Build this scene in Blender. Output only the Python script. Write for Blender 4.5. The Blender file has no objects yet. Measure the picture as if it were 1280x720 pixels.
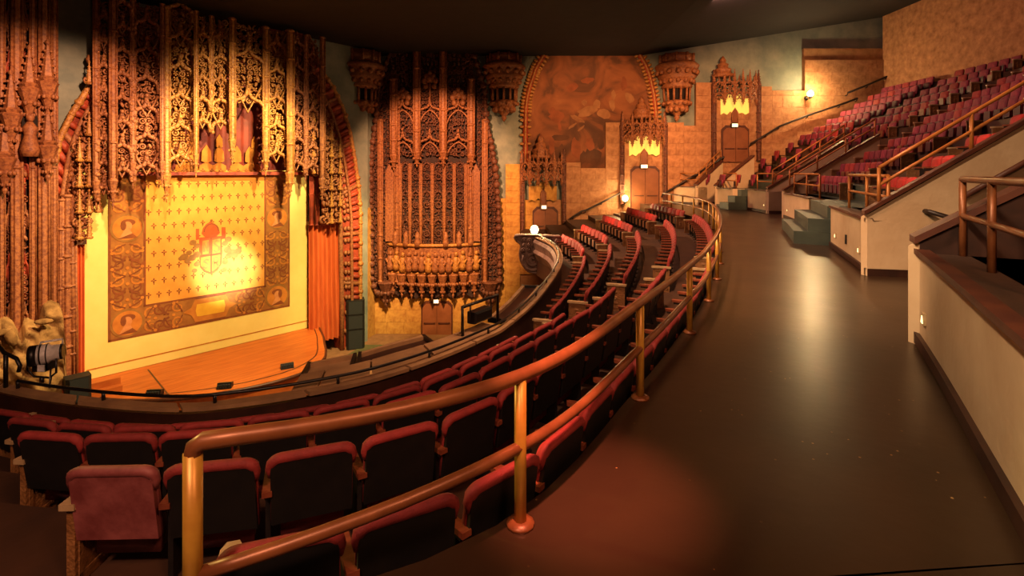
import bpy, math, random
from math import sin, cos, pi, atan2, hypot, radians, sqrt
from mathutils import Vector, Matrix

scene = bpy.context.scene
COL = scene.collection
rnd = random.Random(7)

# ------------------------------------------------------------------ camera
F, CU, V0, EYE = 640.0, 640.0, 215.0, 2.25      # focal length in px, principal column, horizon row, eye height
cam_d = bpy.data.cameras.new('camera')
cam_d.sensor_width = 36.0
cam_d.lens = 18.0
cam_d.shift_y = -(360.0 - V0) / 1280.0
cam_d.clip_start = 0.05
cam_d.clip_end = 200
cam = bpy.data.objects.new('camera', cam_d)
COL.objects.link(cam)
cam.location = (0, 0, EYE)
cam.rotation_euler = (pi / 2, 0, 0)
scene.camera = cam

# ------------------------------------------------------------------ world, exposure
world = bpy.data.worlds.new('world')
scene.world = world
world.use_nodes = True
world.node_tree.nodes['Background'].inputs[0].default_value = (1.0, 0.5, 0.28, 1)
world.node_tree.nodes['Background'].inputs[1].default_value = 0.012
vs = scene.view_settings
vs.view_transform = 'Standard'
vs.look = 'None'
vs.gamma = 1.0
vs.use_curve_mapping = False
vs.exposure = 1.0


def light(name, kind, loc, energy, color, size=0.1, target=None, spot=None, blend=0.5, size_y=None):
    d = bpy.data.lights.new(name, kind)
    d.energy = energy
    d.color = color
    if kind == 'AREA':
        d.size = size
        if size_y:
            d.shape = 'RECTANGLE'
            d.size_y = size_y
    else:
        d.shadow_soft_size = size
    if kind == 'SPOT':
        d.spot_size = radians(spot)
        d.spot_blend = blend
    o = bpy.data.objects.new(name, d)
    COL.objects.link(o)
    o.location = loc
    if target is not None:
        o.rotation_euler = (Vector(target) - Vector(loc)).to_track_quat('-Z', 'Y').to_euler()
    return o


WARM = (1.0, 0.55, 0.22)
AMBER = (1.0, 0.66, 0.20)
RED = (1.0, 0.36, 0.15)
# fill lamps added out of view to brighten seats and aisle
light('house_light_stalls', 'SPOT', (-5, 25, 9.8), 7500, (1.0, 0.52, 0.28), 0.5, (5.0, 22, -1.0), 60, 0.8)
light('house_light_balcony', 'SPOT', (1.5, 9, 9.8), 2500, (1.0, 0.5, 0.26), 0.5, (2.5, 14, -1.0), 90, 0.8)
light('house_light_aisle', 'AREA', (3.0, -1.5, 7.0), 170, (1.0, 0.42, 0.2), 1.2, (1.0, 5.0, 0))
light('house_light_near', 'SPOT', (-2.5, -2.5, 6.5), 1000, (1.0, 0.5, 0.3), 0.4, (-3.0, 5.5, -0.5), 62, 0.7)
light('house_light_rear', 'AREA', (9.5, 24, 10.0), 500, (1.0, 0.42, 0.32), 3, (20, 24, 4))
# spots set out of view to wash the stage, walls and seats
light('stage_wash', 'SPOT', (-5.0, 20.5, 10.3), 11500, (1.0, 0.71, 0.31), 0.25, (-15.8, 27.8, -4.0), 66, 0.35)
light('stage_special', 'SPOT', (-3.0, 8.0, 8.0), 105000, (1.0, 0.93, 0.85), 0.2, (-16.0, 28.6, -3.2), 8.5, 1.0)
light('canopy_wash', 'SPOT', (-1.0, 14, 7.5), 14500, (1.0, 0.66, 0.36), 0.35, (-16.0, 28.5, 3.6), 32, 0.8)
light('canopy_special', 'SPOT', (-2.0, 14, 8.5), 9000, (1.0, 0.78, 0.25), 0.1, (-14.6, 30.0, 4.6), 9, 0.8)
light('tower_wash', 'SPOT', (-9.0, 14.0, 9.0), 8500, (1.0, 0.50, 0.27), 0.3, (-21.2, 22.8, 1.0), 54, 0.6)
light('grille_wash', 'SPOT', (-4.0, 20, 9.8), 15500, (1.0, 0.44, 0.20), 0.35, (-5.2, 36, 1.0), 46, 0.5)
light('mural_wash', 'SPOT', (6.0, 22, 8.8), 5000, (1.0, 0.45, 0.18), 0.3, (6.0, 36.5, 4.0), 62, 0.6)
light('wall_wash', 'SPOT', (12.0, 22, 8.8), 5000, (1.0, 0.45, 0.18), 0.3, (16.0, 36.5, 4.0), 62, 0.6)
light('stalls_wash', 'SPOT', (-4.0, 22, 8.5), 6500, (1.0, 0.66, 0.22), 0.3, (-7.5, 35, -7.0), 50, 0.6)
light('seat_special', 'SPOT', (3.5, 14, 8.5), 1700, (1.0, 0.42, 0.22), 0.2, (12.0, 10.5, 2.8), 40, 0.6)
light('aisle_special', 'SPOT', (0.6, 2.2, 7.5), 4300, (1.0, 0.27, 0.16), 0.12, (0.55, 3.6, 0), 14.5, 1.0)
light('side_special', 'SPOT', (-11.0, 7.5, 5.5), 1100, (1.0, 0.78, 0.22), 0.1, (-1.0, 3.0, 0.7), 20, 0.8)  # added spot imitating yellow spill from the stage
light('parapet_wash', 'SPOT', (-1.0, 7.0, 8.5), 3000, (1.0, 0.62, 0.36), 0.3, (7.5, 10.5, 0.8), 55, 0.7)
light('near_wall_wash', 'SPOT', (-1.5, 1.0, 6.5), 1550, (1.0, 0.66, 0.38), 0.3, (4.6, 5.0, 0.6), 50, 0.7)


# ------------------------------------------------------------------ helpers: pixel -> world, planes
def fl(u, v, z):
    """the point of the level z seen at pixel u, v"""
    D = (EYE - z) * F / (v - V0)
    return ((u - CU) / F * D, D)


class Plane:
    """a vertical plane through (ox, oy); local x along ang, local -y towards the house, z up"""
    def __init__(s, ox, oy, ang):
        s.o = (ox, oy); s.a = ang
        s.d = (cos(ang), sin(ang)); s.n = (-sin(ang), cos(ang))

    def at(s, u, v, w=0.0):
        a = (u - CU) / F
        ox, oy = s.o[0] - s.n[0] * w, s.o[1] - s.n[1] * w
        x = (a * oy - ox) / (s.d[0] - a * s.d[1])
        D = oy + x * s.d[1]
        return (x, EYE - (v - V0) / F * D)

    def world(s, x, y, z):
        return (s.o[0] + s.d[0] * x + s.n[0] * y, s.o[1] + s.d[1] * x + s.n[1] * y, z)


# ------------------------------------------------------------------ mesh builder
class MB:
    def __init__(s):
        s.v = []; s.f = []; s.sm = []

    def add(s, vs_, fs, smooth=False):
        b = len(s.v)
        s.v += vs_
        s.f += [tuple(i + b for i in f) for f in fs]
        s.sm += [smooth] * len(fs)
        return s

    def box(s, x0, x1, y0, y1, z0, z1):
        return s.add([(x0, y0, z0), (x1, y0, z0), (x1, y1, z0), (x0, y1, z0), (x0, y0, z1), (x1, y0, z1), (x1, y1, z1), (x0, y1, z1)],
                     [(0, 3, 2, 1), (4, 5, 6, 7), (0, 1, 5, 4), (1, 2, 6, 5), (2, 3, 7, 6), (3, 0, 4, 7)])

    def chamfer_box(s, x0, x1, y0, y1, z0, z1, c):
        """box whose front (-y) face is chamfered by c"""
        return s.add([(x0, y1, z0), (x1, y1, z0), (x1, y1, z1), (x0, y1, z1), (x0, y0 + c, z0), (x1, y0 + c, z0), (x1, y0 + c, z1), (x0, y0 + c, z1),
                      (x0 + c, y0, z0 + c), (x1 - c, y0, z0 + c), (x1 - c, y0, z1 - c), (x0 + c, y0, z1 - c)],
                     [(8, 9, 10, 11), (4, 5, 9, 8), (5, 6, 10, 9), (6, 7, 11, 10), (7, 4, 8, 11), (0, 1, 5, 4), (1, 2, 6, 5), (2, 3, 7, 6), (3, 0, 4, 7), (3, 2, 1, 0)])

    def prism(s, poly, y0, y1):
        """polygon in x,z extruded along y"""
        n = len(poly)
        vs_ = [(x, y0, z) for x, z in poly] + [(x, y1, z) for x, z in poly]
        fs = [tuple(range(n)), tuple(range(2 * n - 1, n - 1, -1))]
        fs += [(i, n + i, n + (i + 1) % n, (i + 1) % n) for i in range(n)]
        return s.add(vs_, fs)

    def prism_z(s, poly, z0, z1):
        """polygon in x,y extruded along z"""
        n = len(poly)
        vs_ = [(x, y, z0) for x, y in poly] + [(x, y, z1) for x, y in poly]
        fs = [tuple(range(n - 1, -1, -1)), tuple(range(n, 2 * n))]
        fs += [(i, (i + 1) % n, n + (i + 1) % n, n + i) for i in range(n)]
        return s.add(vs_, fs)

    def tube(s, pts, r, n=6, closed=False, caps=True, smooth=True):
        P = [Vector(p) for p in pts]
        m = len(P)
        rr = r if isinstance(r, (list, tuple)) else [r] * m
        T = []
        for i in range(m):
            a = P[(i - 1) % m] if (closed or i > 0) else P[i]
            b = P[(i + 1) % m] if (closed or i < m - 1) else P[i]
            t = b - a
            T.append(t.normalized() if t.length > 1e-9 else Vector((0, 0, 1)))
        up = Vector((0, 0, 1)) if abs(T[0].z) < 0.9 else Vector((0, 1, 0))
        nn = (up - T[0] * up.dot(T[0])).normalized()
        vs_ = []
        for i in range(m):
            nn = nn - T[i] * nn.dot(T[i])
            if nn.length < 1e-6:
                nn = T[i].orthogonal()
            nn.normalize()
            bb = T[i].cross(nn)
            for k in range(n):
                a = 2 * pi * k / n
                q = P[i] + (nn * cos(a) + bb * sin(a)) * rr[i]
                vs_.append((q.x, q.y, q.z))
        fs = []
        for i in range(m if closed else m - 1):
            j = (i + 1) % m
            for k in range(n):
                l = (k + 1) % n
                fs.append((i * n + k, i * n + l, j * n + l, j * n + k))
        s.add(vs_, fs, smooth)
        if caps and not closed:
            b = len(s.v) - len(vs_)
            s.f.append(tuple(b + k for k in range(n - 1, -1, -1))); s.sm.append(False)
            s.f.append(tuple(b + (m - 1) * n + k for k in range(n))); s.sm.append(False)
        return s

    def lathe(s, prof, cx=0, cy=0, n=10, smooth=True, y_flat=1.0, rot=0):
        """prof: (radius, z) list"""
        vs_ = []
        for r, z in prof:
            for k in range(n):
                a = 2 * pi * k / n + rot
                vs_.append((cx + r * cos(a), cy + r * sin(a) * y_flat, z))
        fs = []
        for i in range(len(prof) - 1):
            for k in range(n):
                l = (k + 1) % n
                fs.append((i * n + k, i * n + l, (i + 1) * n + l, (i + 1) * n + k))
        fs.append(tuple(range(n - 1, -1, -1)))
        fs.append(tuple((len(prof) - 1) * n + k for k in range(n)))
        return s.add(vs_, fs, smooth)

    def blob(s, c, rx, ry=None, rz=None, n=6, m=4, rot=0.0):
        ry = ry or rx; rz = rz or rx
        vs_ = [(0, 0, -1)]
        for i in range(1, m):
            ph = -pi / 2 + pi * i / m
            for k in range(n):
                a = 2 * pi * k / n
                vs_.append((cos(ph) * cos(a), cos(ph) * sin(a), sin(ph)))
        vs_.append((0, 0, 1))
        cr, sr = cos(rot), sin(rot)
        out = []
        for x, y, z in vs_:
            x, y, z = x * rx, y * ry, z * rz
            out.append((c[0] + x * cr - z * sr, c[1] + y, c[2] + x * sr + z * cr))
        fs = [(0, 1 + (k + 1) % n, 1 + k) for k in range(n)]
        for i in range(m - 2):
            for k in range(n):
                l = (k + 1) % n
                fs.append((1 + i * n + k, 1 + i * n + l, 1 + (i + 1) * n + l, 1 + (i + 1) * n + k))
        t = len(vs_) - 1
        fs += [(t, 1 + (m - 2) * n + k, 1 + (m - 2) * n + (k + 1) % n) for k in range(n)]
        return s.add(out, fs, True)

    def ring(s, c, r, t, n=10, k=5):
        return s.tube([(c[0] + r * cos(2 * pi * i / n), c[1], c[2] + r * sin(2 * pi * i / n)) for i in range(n)], t, k, closed=True)

    def ribbon(s, pts, w, y):
        """flat strip in the x,z plane at depth y (print)"""
        m = len(pts)
        vs_ = []
        for i in range(m):
            a = pts[max(i - 1, 0)]; b = pts[min(i + 1, m - 1)]
            dx, dz = b[0] - a[0], b[1] - a[1]
            l = hypot(dx, dz) or 1
            ww = w if not isinstance(w, (list, tuple)) else w[i]
            vs_ += [(pts[i][0] - dz / l * ww / 2, y, pts[i][1] + dx / l * ww / 2), (pts[i][0] + dz / l * ww / 2, y, pts[i][1] - dx / l * ww / 2)]
        return s.add(vs_, [(2 * i, 2 * i + 1, 2 * i + 3, 2 * i + 2) for i in range(m - 1)])

    def flat(s, poly, y):
        return s.add([(x, y, z) for x, z in poly], [tuple(range(len(poly)))])

    def disc(s, cx, cz, r, y, n=16, rz=None):
        return s.flat([(cx + r * cos(2 * pi * k / n), cz + (rz or r) * sin(2 * pi * k / n)) for k in range(n)], y)

    def mesh(s, name, m):
        me = bpy.data.meshes.new(name)
        me.from_pydata(s.v, [], s.f)
        if any(s.sm):
            me.polygons.foreach_set('use_smooth', s.sm)
        me.materials.append(m)
        me.update()
        return me

    def build(s, name, m, parent=None, **kw):
        o = bpy.data.objects.new(name, s.mesh(name, m))
        COL.objects.link(o)
        if parent is not None:
            o.parent = parent
        tag(o, **kw)
        return o


def tag(o, label=None, cat=None, group=None, kind=None):
    if label: o['label'] = label
    if cat: o['category'] = cat
    if group: o['group'] = group
    if kind: o['kind'] = kind
    return o


def empty(name, loc, rz=0.0, **kw):
    o = bpy.data.objects.new(name, None)
    COL.objects.link(o)
    o.location = loc
    o.rotation_euler = (0, 0, rz)
    o.empty_display_size = 0.1
    return tag(o, **kw)


def inst(name, me, parent, loc=(0, 0, 0), rz=0.0, scale=None):
    o = bpy.data.objects.new(name, me)
    COL.objects.link(o)
    o.parent = parent
    o.location = loc
    o.rotation_euler = (0, 0, rz)
    if scale: o.scale = scale
    return o


# ------------------------------------------------------------------ materials
def srgb(h):
    h = h.lstrip('#')
    c = [int(h[i:i + 2], 16) / 255 for i in (0, 2, 4)]
    return tuple((x / 12.92 if x <= 0.04045 else ((x + 0.055) / 1.055) ** 2.4) for x in c) + (1,)


def mat(name, c1, c2=None, rough=0.6, scale=3.0, bump=0.0, bscale=None, metal=0.0, detail=4, lo=0.35, hi=0.65, emit=None, estr=0, stretch=None, vary=0.0, spec=0.5, rough2=None):
    m = bpy.data.materials.new(name)
    m.use_nodes = True
    nt = m.node_tree
    b = nt.nodes['Principled BSDF']
    b.inputs['Roughness'].default_value = rough
    b.inputs['Metallic'].default_value = metal
    b.inputs['Specular IOR Level'].default_value = spec
    A = srgb(c1); B = srgb(c2) if c2 else A
    tc = nt.nodes.new('ShaderNodeTexCoord')
    vec = tc.outputs['Object']
    if stretch:
        mp = nt.nodes.new('ShaderNodeMapping')
        mp.inputs['Scale'].default_value = stretch
        nt.links.new(vec, mp.inputs[0]); vec = mp.outputs[0]
    if c2 or bump:
        nz = nt.nodes.new('ShaderNodeTexNoise')
        nz.inputs['Scale'].default_value = scale
        nz.inputs['Detail'].default_value = detail
        nz.inputs['Roughness'].default_value = 0.6
        nt.links.new(vec, nz.inputs['Vector'])
        mr = nt.nodes.new('ShaderNodeMapRange')
        mr.inputs[1].default_value = lo; mr.inputs[2].default_value = hi
        nt.links.new(nz.outputs['Fac'], mr.inputs[0])
        mx = nt.nodes.new('ShaderNodeMix'); mx.data_type = 'RGBA'
        mx.inputs[6].default_value = A; mx.inputs[7].default_value = B
        nt.links.new(mr.outputs[0], mx.inputs[0])
        out = mx.outputs[2]
        if vary:
            oi = nt.nodes.new('ShaderNodeObjectInfo')
            hs = nt.nodes.new('ShaderNodeHueSaturation')
            m2 = nt.nodes.new('ShaderNodeMapRange')
            m2.inputs[3].default_value = 1 - vary; m2.inputs[4].default_value = 1 + vary
            nt.links.new(oi.outputs['Random'], m2.inputs[0])
            nt.links.new(m2.outputs[0], hs.inputs['Value'])
            nt.links.new(out, hs.inputs['Color'])
            out = hs.outputs[0]
        nt.links.new(out, b.inputs['Base Color'])
        if rough2 is not None:
            m3 = nt.nodes.new('ShaderNodeMapRange')
            m3.inputs[3].default_value = rough; m3.inputs[4].default_value = rough2
            nt.links.new(mr.outputs[0], m3.inputs[0])
            nt.links.new(m3.outputs[0], b.inputs['Roughness'])
        if bump:
            n2 = nt.nodes.new('ShaderNodeTexNoise')
            n2.inputs['Scale'].default_value = bscale or scale * 4
            n2.inputs['Detail'].default_value = 3
            nt.links.new(vec, n2.inputs['Vector'])
            bp = nt.nodes.new('ShaderNodeBump')
            bp.inputs['Strength'].default_value = bump
            bp.inputs['Distance'].default_value = 0.05
            nt.links.new(n2.outputs['Fac'], bp.inputs['Height'])
            nt.links.new(bp.outputs[0], b.inputs['Normal'])
    else:
        b.inputs['Base Color'].default_value = A
    if emit:
        b.inputs['Emission Color'].default_value = srgb(emit)
        b.inputs['Emission Strength'].default_value = estr
    return m


M = {
    'ceiling': mat('dark_ceiling', '#1c1512', '#120d0b', 0.9, 1.5),
    'blue_wall': mat('blue_grey_plaster', '#858a7c', '#69736b', 0.85, 0.9, 0.25, 8),
    'stone': mat('cut_stone', '#bf8c60', '#8a5c3a', 0.85, 2.6, 0.7, 6, vary=0.06, lo=.3, hi=.7, detail=7),
    'stone_gold': mat('gold_stone', '#c79a4a', '#9c6a2c', 0.85, 2.6, 0.7, 6, vary=0.05, lo=.3, hi=.7, detail=7),
    'mortar': mat('mortar', '#ab7d52', '#8f6640', 0.9, 2.0),
    'carve': mat('carved_plaster', '#9c6338', '#75432a', 0.62, 8.0, 0.35, 14, lo=0.4, hi=0.62),
    'carve_gold': mat('gilded_plaster', '#b8823c', '#87542a', 0.5, 8.0, 0.6, 14, lo=0.38, hi=0.66),
    'carve_red': mat('red_plaster', '#a5401f', '#6e2412', 0.6, 2.0, 0.4, 12),
    'carve_dark': mat('dark_carving', '#74432b', '#4a281b', 0.62, 8.0, 0.6, 14),
    'void_wood': mat('void_wood', '#38201a', '#2a1712', 0.8, 4),  # dark backing colour stands in for shade behind the carving
    'recess': mat('dark_recess', '#1c100b', '#120a07', 0.95, 3),  # near-black puts the shade of recesses and tracery gaps into the colour
    'rock': mat('rough_tan_plaster', '#a5824c', '#6d5128', 0.9, 1.8, 0.8, 5),
    'cloth_yellow': mat('yellow_fire_cloth', '#e8d47c', '#e2cb70', 0.9, 0.8),
    'cloth_field': mat('gold_print_field', '#d4953a', '#c98830', 0.9, 1.2),
    'print_ochre': mat('print_ochre', '#c07a2a', '#a8641f', 0.9, 2.0),
    'print_brown': mat('print_brown', '#6d3a18', '#84471c', 0.9, 2.0),
    'print_red': mat('print_red', '#b0521e', '#9c431a', 0.9, 2.0),
    'print_olive': mat('print_olive', '#96692c', '#7d5522', 0.9, 2.0),
    'border_ground': mat('border_ground', '#9c6628', '#84521e', 0.9, 2.0),
    'print_gold': mat('print_gold', '#d9a72e', '#cf9a28', 0.9, 2.0),
    'print_skin': mat('print_skin', '#c98a52', '#b4753f', 0.9, 3.0),
    'drape': mat('orange_drape', '#c8622a', '#b4501f', 0.75, 1.5, stretch=(3, 3, 0.4)),
    'drape_red': mat('red_valance', '#7d2a18', '#5c1b10', 0.7, 1.5),
    'stage_wood': mat('stage_boards', '#c26a2a', '#a9521d', 0.5, 1.5, stretch=(0.6, 5, 1), vary=0.06),
    'wood_dark': mat('dark_wood', '#5b2d18', '#3f1f12', 0.45, 2.0, stretch=(1, 6, 1)),
    'ledge_wood': mat('ledge_boards', '#a5835c', '#84664a', 0.6, 1.6, 0.15, 6, vary=0.08),
    'ledge_plaster': mat('ledge_plaster', '#8a7066', '#5c463f', 0.6, 2.0, 0.4, 9),
    'black_metal': mat('black_metal', '#141213', '#0d0c0d', 0.4, 5),
    'brass': mat('painted_brass', '#8a5430', '#6d3e22', 0.4, 3.0, metal=0.25),
    'brass_o': mat('orange_brass', '#b5763a', '#96592a', 0.4, 3.0, metal=0.2),
    'brass_y': mat('yellow_brass', '#c79a3c', '#a8772b', 0.38, 3.0, metal=0.25),  # yellow light on the rail posts put into the brass colour
    'velvet': mat('red_velvet', '#98302e', '#7c2424', 0.75, 6, 0.15, 60, vary=0.18),
    'velvet_bright': mat('bright_red_velvet', '#b82a26', '#9c201f', 0.7, 6, 0.15, 60, vary=0.15),  # lit copy of the red velvet, brightness put into the colour
    'velvet_plum': mat('plum_velvet', '#8a2c40', '#6a2034', 0.75, 6, 0.15, 60, vary=0.25),  # shaded copy of the red velvet, dimness put into the colour
    'maroon': mat('maroon_leather', '#945050', '#6d3030', 0.6, 4, 0.05, 30),
    'shell': mat('seat_shell', '#15110f', '#0d0b0b', 0.55, 8),
    'iron': mat('cast_iron', '#201a18', '#131010', 0.5, 8),
    'arm_wood': mat('armrest_wood', '#8a4a30', '#6d3422', 0.45, 3, stretch=(1, 5, 1), vary=0.15),
    'pan_wood': mat('seat_pan_wood', '#7d5233', '#5d3a22', 0.5, 3, vary=0.2),
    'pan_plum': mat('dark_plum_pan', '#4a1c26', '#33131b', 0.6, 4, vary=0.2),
    'end_panel': mat('carved_end_panel', '#8e6238', '#6b4524', 0.55, 4, 0.4, 30),
    'concrete': mat('painted_concrete', '#3a291b', '#291d14', 0.27, 0.7, 0.03, 7, lo=0.2, hi=0.8, rough2=0.33, spec=0.45),
    'terrace': mat('terrace_concrete', '#4a3020', '#35231a', 0.6, 1.0, 0.1, 12),
    'white_wall': mat('white_parapet', '#c9b290', '#b89d7b', 0.6, 0.9, 0.12, 9),
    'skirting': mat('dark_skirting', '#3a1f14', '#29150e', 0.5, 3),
    'cap_wood': mat('parapet_cap', '#5a301f', '#44231a', 0.5, 3),
    'teal': mat('teal_step_paint', '#3d4a40', '#2f3b34', 0.5, 1.6, 0.1, 10),
    'door': mat('bronze_door', '#8a5433', '#774526', 0.5, 1.2, vary=0.05),
    'handrail': mat('dark_handrail', '#2a1810', '#1c100b', 0.5, 4),
    'speaker': mat('speaker_box', '#191b1b', '#121414', 0.6, 6),
    'grille_cloth': mat('speaker_mesh', '#23282a', '#1b2021', 0.7, 60),
    'chrome': mat('polished_metal', '#f0f0f0', '#b5b5b5', 0.3, 8, metal=0.0),
    'carpet_tan': mat('tan_carpet', '#8d6644', '#7a5537', 0.9, 2.0),
    'carpet_green': mat('green_carpet', '#5d5a35', '#4e4c2c', 0.9, 2.0),
    'bulb': mat('bulb_glow', '#fff2cc', emit='#ffd98a', estr=30),
    'sign': mat('sign_glow', '#fff0d8', emit='#ffcf9a', estr=1.2),
    'lamp_white': mat('step_light_glow', '#ffe9c0', emit='#ffd08a', estr=1.2),
    'glow_panel': mat('canopy_glow', '#f2c64a', emit='#f2c45c', estr=0.42),  # emission stands in for wall lit by a lamp inside the canopy
    'seat_number': mat('pale_plate', '#b9a07a', '#a58c68', 0.4, 8),
}

# worn specks on the painted aisle floor
nt = M['concrete'].node_tree
b = nt.nodes['Principled BSDF']
src = b.inputs['Base Color'].links[0].from_socket
tc = nt.nodes.new('ShaderNodeTexCoord')
vo = nt.nodes.new('ShaderNodeTexVoronoi'); vo.inputs['Scale'].default_value = 9.0
nt.links.new(tc.outputs['Object'], vo.inputs['Vector'])
n3 = nt.nodes.new('ShaderNodeTexNoise'); n3.inputs['Scale'].default_value = 1.1
nt.links.new(tc.outputs['Object'], n3.inputs['Vector'])
lt = nt.nodes.new('ShaderNodeMath'); lt.operation = 'LESS_THAN'; lt.inputs[1].default_value = 0.085
nt.links.new(vo.outputs['Distance'], lt.inputs[0])
gt = nt.nodes.new('ShaderNodeMapRange'); gt.inputs[1].default_value = .52; gt.inputs[2].default_value = .62
nt.links.new(n3.outputs['Fac'], gt.inputs[0])
mu_ = nt.nodes.new('ShaderNodeMath'); mu_.operation = 'MULTIPLY'
nt.links.new(lt.outputs[0], mu_.inputs[0]); nt.links.new(gt.outputs[0], mu_.inputs[1])
mx = nt.nodes.new('ShaderNodeMix'); mx.data_type = 'RGBA'; mx.inputs[7].default_value = srgb('#9a7648')
nt.links.new(mu_.outputs[0], mx.inputs[0]); nt.links.new(src, mx.inputs[6]); nt.links.new(mx.outputs[2], b.inputs['Base Color'])

# ------------------------------------------------------------------ plan curves of the balcony
def catmull(pts, k=12):
    out = []
    n = len(pts)
    for i in range(n - 1):
        p0 = pts[max(i - 1, 0)]; p1 = pts[i]; p2 = pts[i + 1]; p3 = pts[min(i + 2, n - 1)]
        for j in range(k):
            t = j / k
            out.append(tuple(0.5 * (2 * b + (c - a) * t + (2 * a - 5 * b + 4 * c - d) * t * t + (3 * b - a - 3 * c + d) * t ** 3)
                             for a, b, c, d in zip(p0, p1, p2, p3)))
    out.append(tuple(pts[-1]))
    return out


class Curve:
    def __init__(s, dense):
        s.p = dense
        s.l = [0.0]
        for a, b in zip(dense, dense[1:]):
            s.l.append(s.l[-1] + hypot(b[0] - a[0], b[1] - a[1]))
        s.len = s.l[-1]

    def at(s, d):
        d = min(max(d, 0), s.len - 1e-6)
        lo, hi = 0, len(s.l) - 1
        while hi - lo > 1:
            m = (lo + hi) // 2
            if s.l[m] <= d: lo = m
            else: hi = m
        f = (d - s.l[lo]) / max(s.l[hi] - s.l[lo], 1e-9)
        a, b = s.p[lo], s.p[hi]
        return (a[0] + (b[0] - a[0]) * f, a[1] + (b[1] - a[1]) * f)

    def tan(s, d):
        a = s.at(d - 0.25); b = s.at(d + 0.25)
        l = hypot(b[0] - a[0], b[1] - a[1]) or 1
        return ((b[0] - a[0]) / l, (b[1] - a[1]) / l)

    def off(s, d, w):
        """w > 0: to the right of travel (away from the stage)"""
        p = s.at(d); t = s.tan(d)
        return (p[0] + t[1] * w, p[1] - t[0] * w)

    def s_at_y(s, y, after_x=-1.0):
        for i in range(len(s.p) - 1):
            if s.p[i][0] >= after_x and s.p[i][1] <= y < s.p[i + 1][1]:
                f = (y - s.p[i][1]) / (s.p[i + 1][1] - s.p[i][1])
                return s.l[i] + f * (s.l[i + 1] - s.l[i])
        return s.len


MATCH = [((-9.3, 5.4), (-12.2, 9.9)), ((-8.0, 4.3), (-9.8, 8.7)), ((-6.3, 3.3), (-7.4, 7.62)), ((-4.5, 2.75), (-5.0, 7.1)), ((-3.0, 2.47), (-3.84, 7.23)), ((-1.54, 2.47), (-2.6, 7.8)),
         ((0.03, 3.24), (-1.84, 8.41)), ((1.28, 5.1), (-1.15, 9.2)), ((2.42, 7.05), (-0.6, 10.0)), ((3.35, 8.76), (-0.1, 10.9)), ((5.04, 12.4), (0.75, 13.6)),
         ((7.1, 17.7), (1.75, 18.4)), ((8.6, 22.5), (1.95, 22.5)), ((9.2, 26.0), (1.35, 25.8)), ((9.3, 30.0), (0.85, 29.0)), ((9.2, 36.5), (0.75, 35.5))]
DR = catmull([m[0] for m in MATCH]); DL = catmull([m[1] for m in MATCH])


def row_pts(f):
    return [(a[0] + (b[0] - a[0]) * f, a[1] + (b[1] - a[1]) * f) for a, b in zip(DR, DL)]


RAIL = Curve(DR)
LEDGE = Curve(DL)
Q = Curve(catmull([(-0.6, -2.2), (0.9, -0.5), (2.2, 1.6), (3.38, 3.49), (5.41, 6.86), (7.7, 11.1), (9.5, 15.2), (11.6, 20.0), (13.3, 25.0), (13.85, 27.7), (13.95, 30.3), (13.5, 33.0), (12.6, 35.2), (11.5, 36.4)]))
Q2 = Curve(catmull([(-0.6, -2.2), (0.9, -0.5), (2.2, 1.6), (3.38, 3.49), (5.41, 6.86), (7.7, 11.1), (9.5, 15.2), (11.6, 20.0), (13.3, 25.0), (13.85, 27.7), (14.0, 30.3), (14.1, 33.0), (14.15, 36.4)]))

WALL_Y = 36.5
STAGE_Z = -7.55
STALLS_Z = -9.3
S_ANG = atan2(32.2 - 24.1, -12.8 + 19.96)
SP = Plane(-19.96, 24.1, S_ANG)          # plane of the painted cloth
WP = Plane(0.0, WALL_Y, 0.0)             # far side wall
S_ROT = S_ANG


def strip(mb, A, B, za, zb=None):
    """quad strip between two plan polylines at levels za, zb"""
    zb = za if zb is None else zb
    n = len(A)
    vs_ = [(p[0], p[1], za) for p in A] + [(p[0], p[1], zb) for p in B]
    mb.add(vs_, [(i, i + 1, n + i + 1, n + i) for i in range(n - 1)])


# ---- cross-aisle floor (one slab from the rail to the upper parapet)
mb = MB()
N = 90
ra = [RAIL.off(RAIL.len * i / (N - 1), -0.10) for i in range(N)]
qa = [Q.off(Q.len * i / (N - 1), 1.2) for i in range(N)]
vs_ = [(p[0], p[1], 0.0) for p in ra] + [(p[0], p[1], 0.0) for p in qa] + [(p[0], p[1], -0.5) for p in ra]
mb.add(vs_, [(i, N + i, N + i + 1, i + 1) for i in range(N - 1)] + [(i, i + 1, 2 * N + i + 1, 2 * N + i) for i in range(N - 1)])
mb.box(12.0, 30, 5.0, 36.6, -0.3, -0.02)
mb.add([(ra[0][0], ra[0][1], 0.0), (-12.0, -6.0, 0.0), (2.0, -6.0, 0.0), (qa[0][0], qa[0][1], 0.0)], [(0, 1, 2, 3)])
mb.build('floor', M['concrete'], label='dark glossy cross-aisle floor between brass rail and white parapet', kind='structure')

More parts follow.
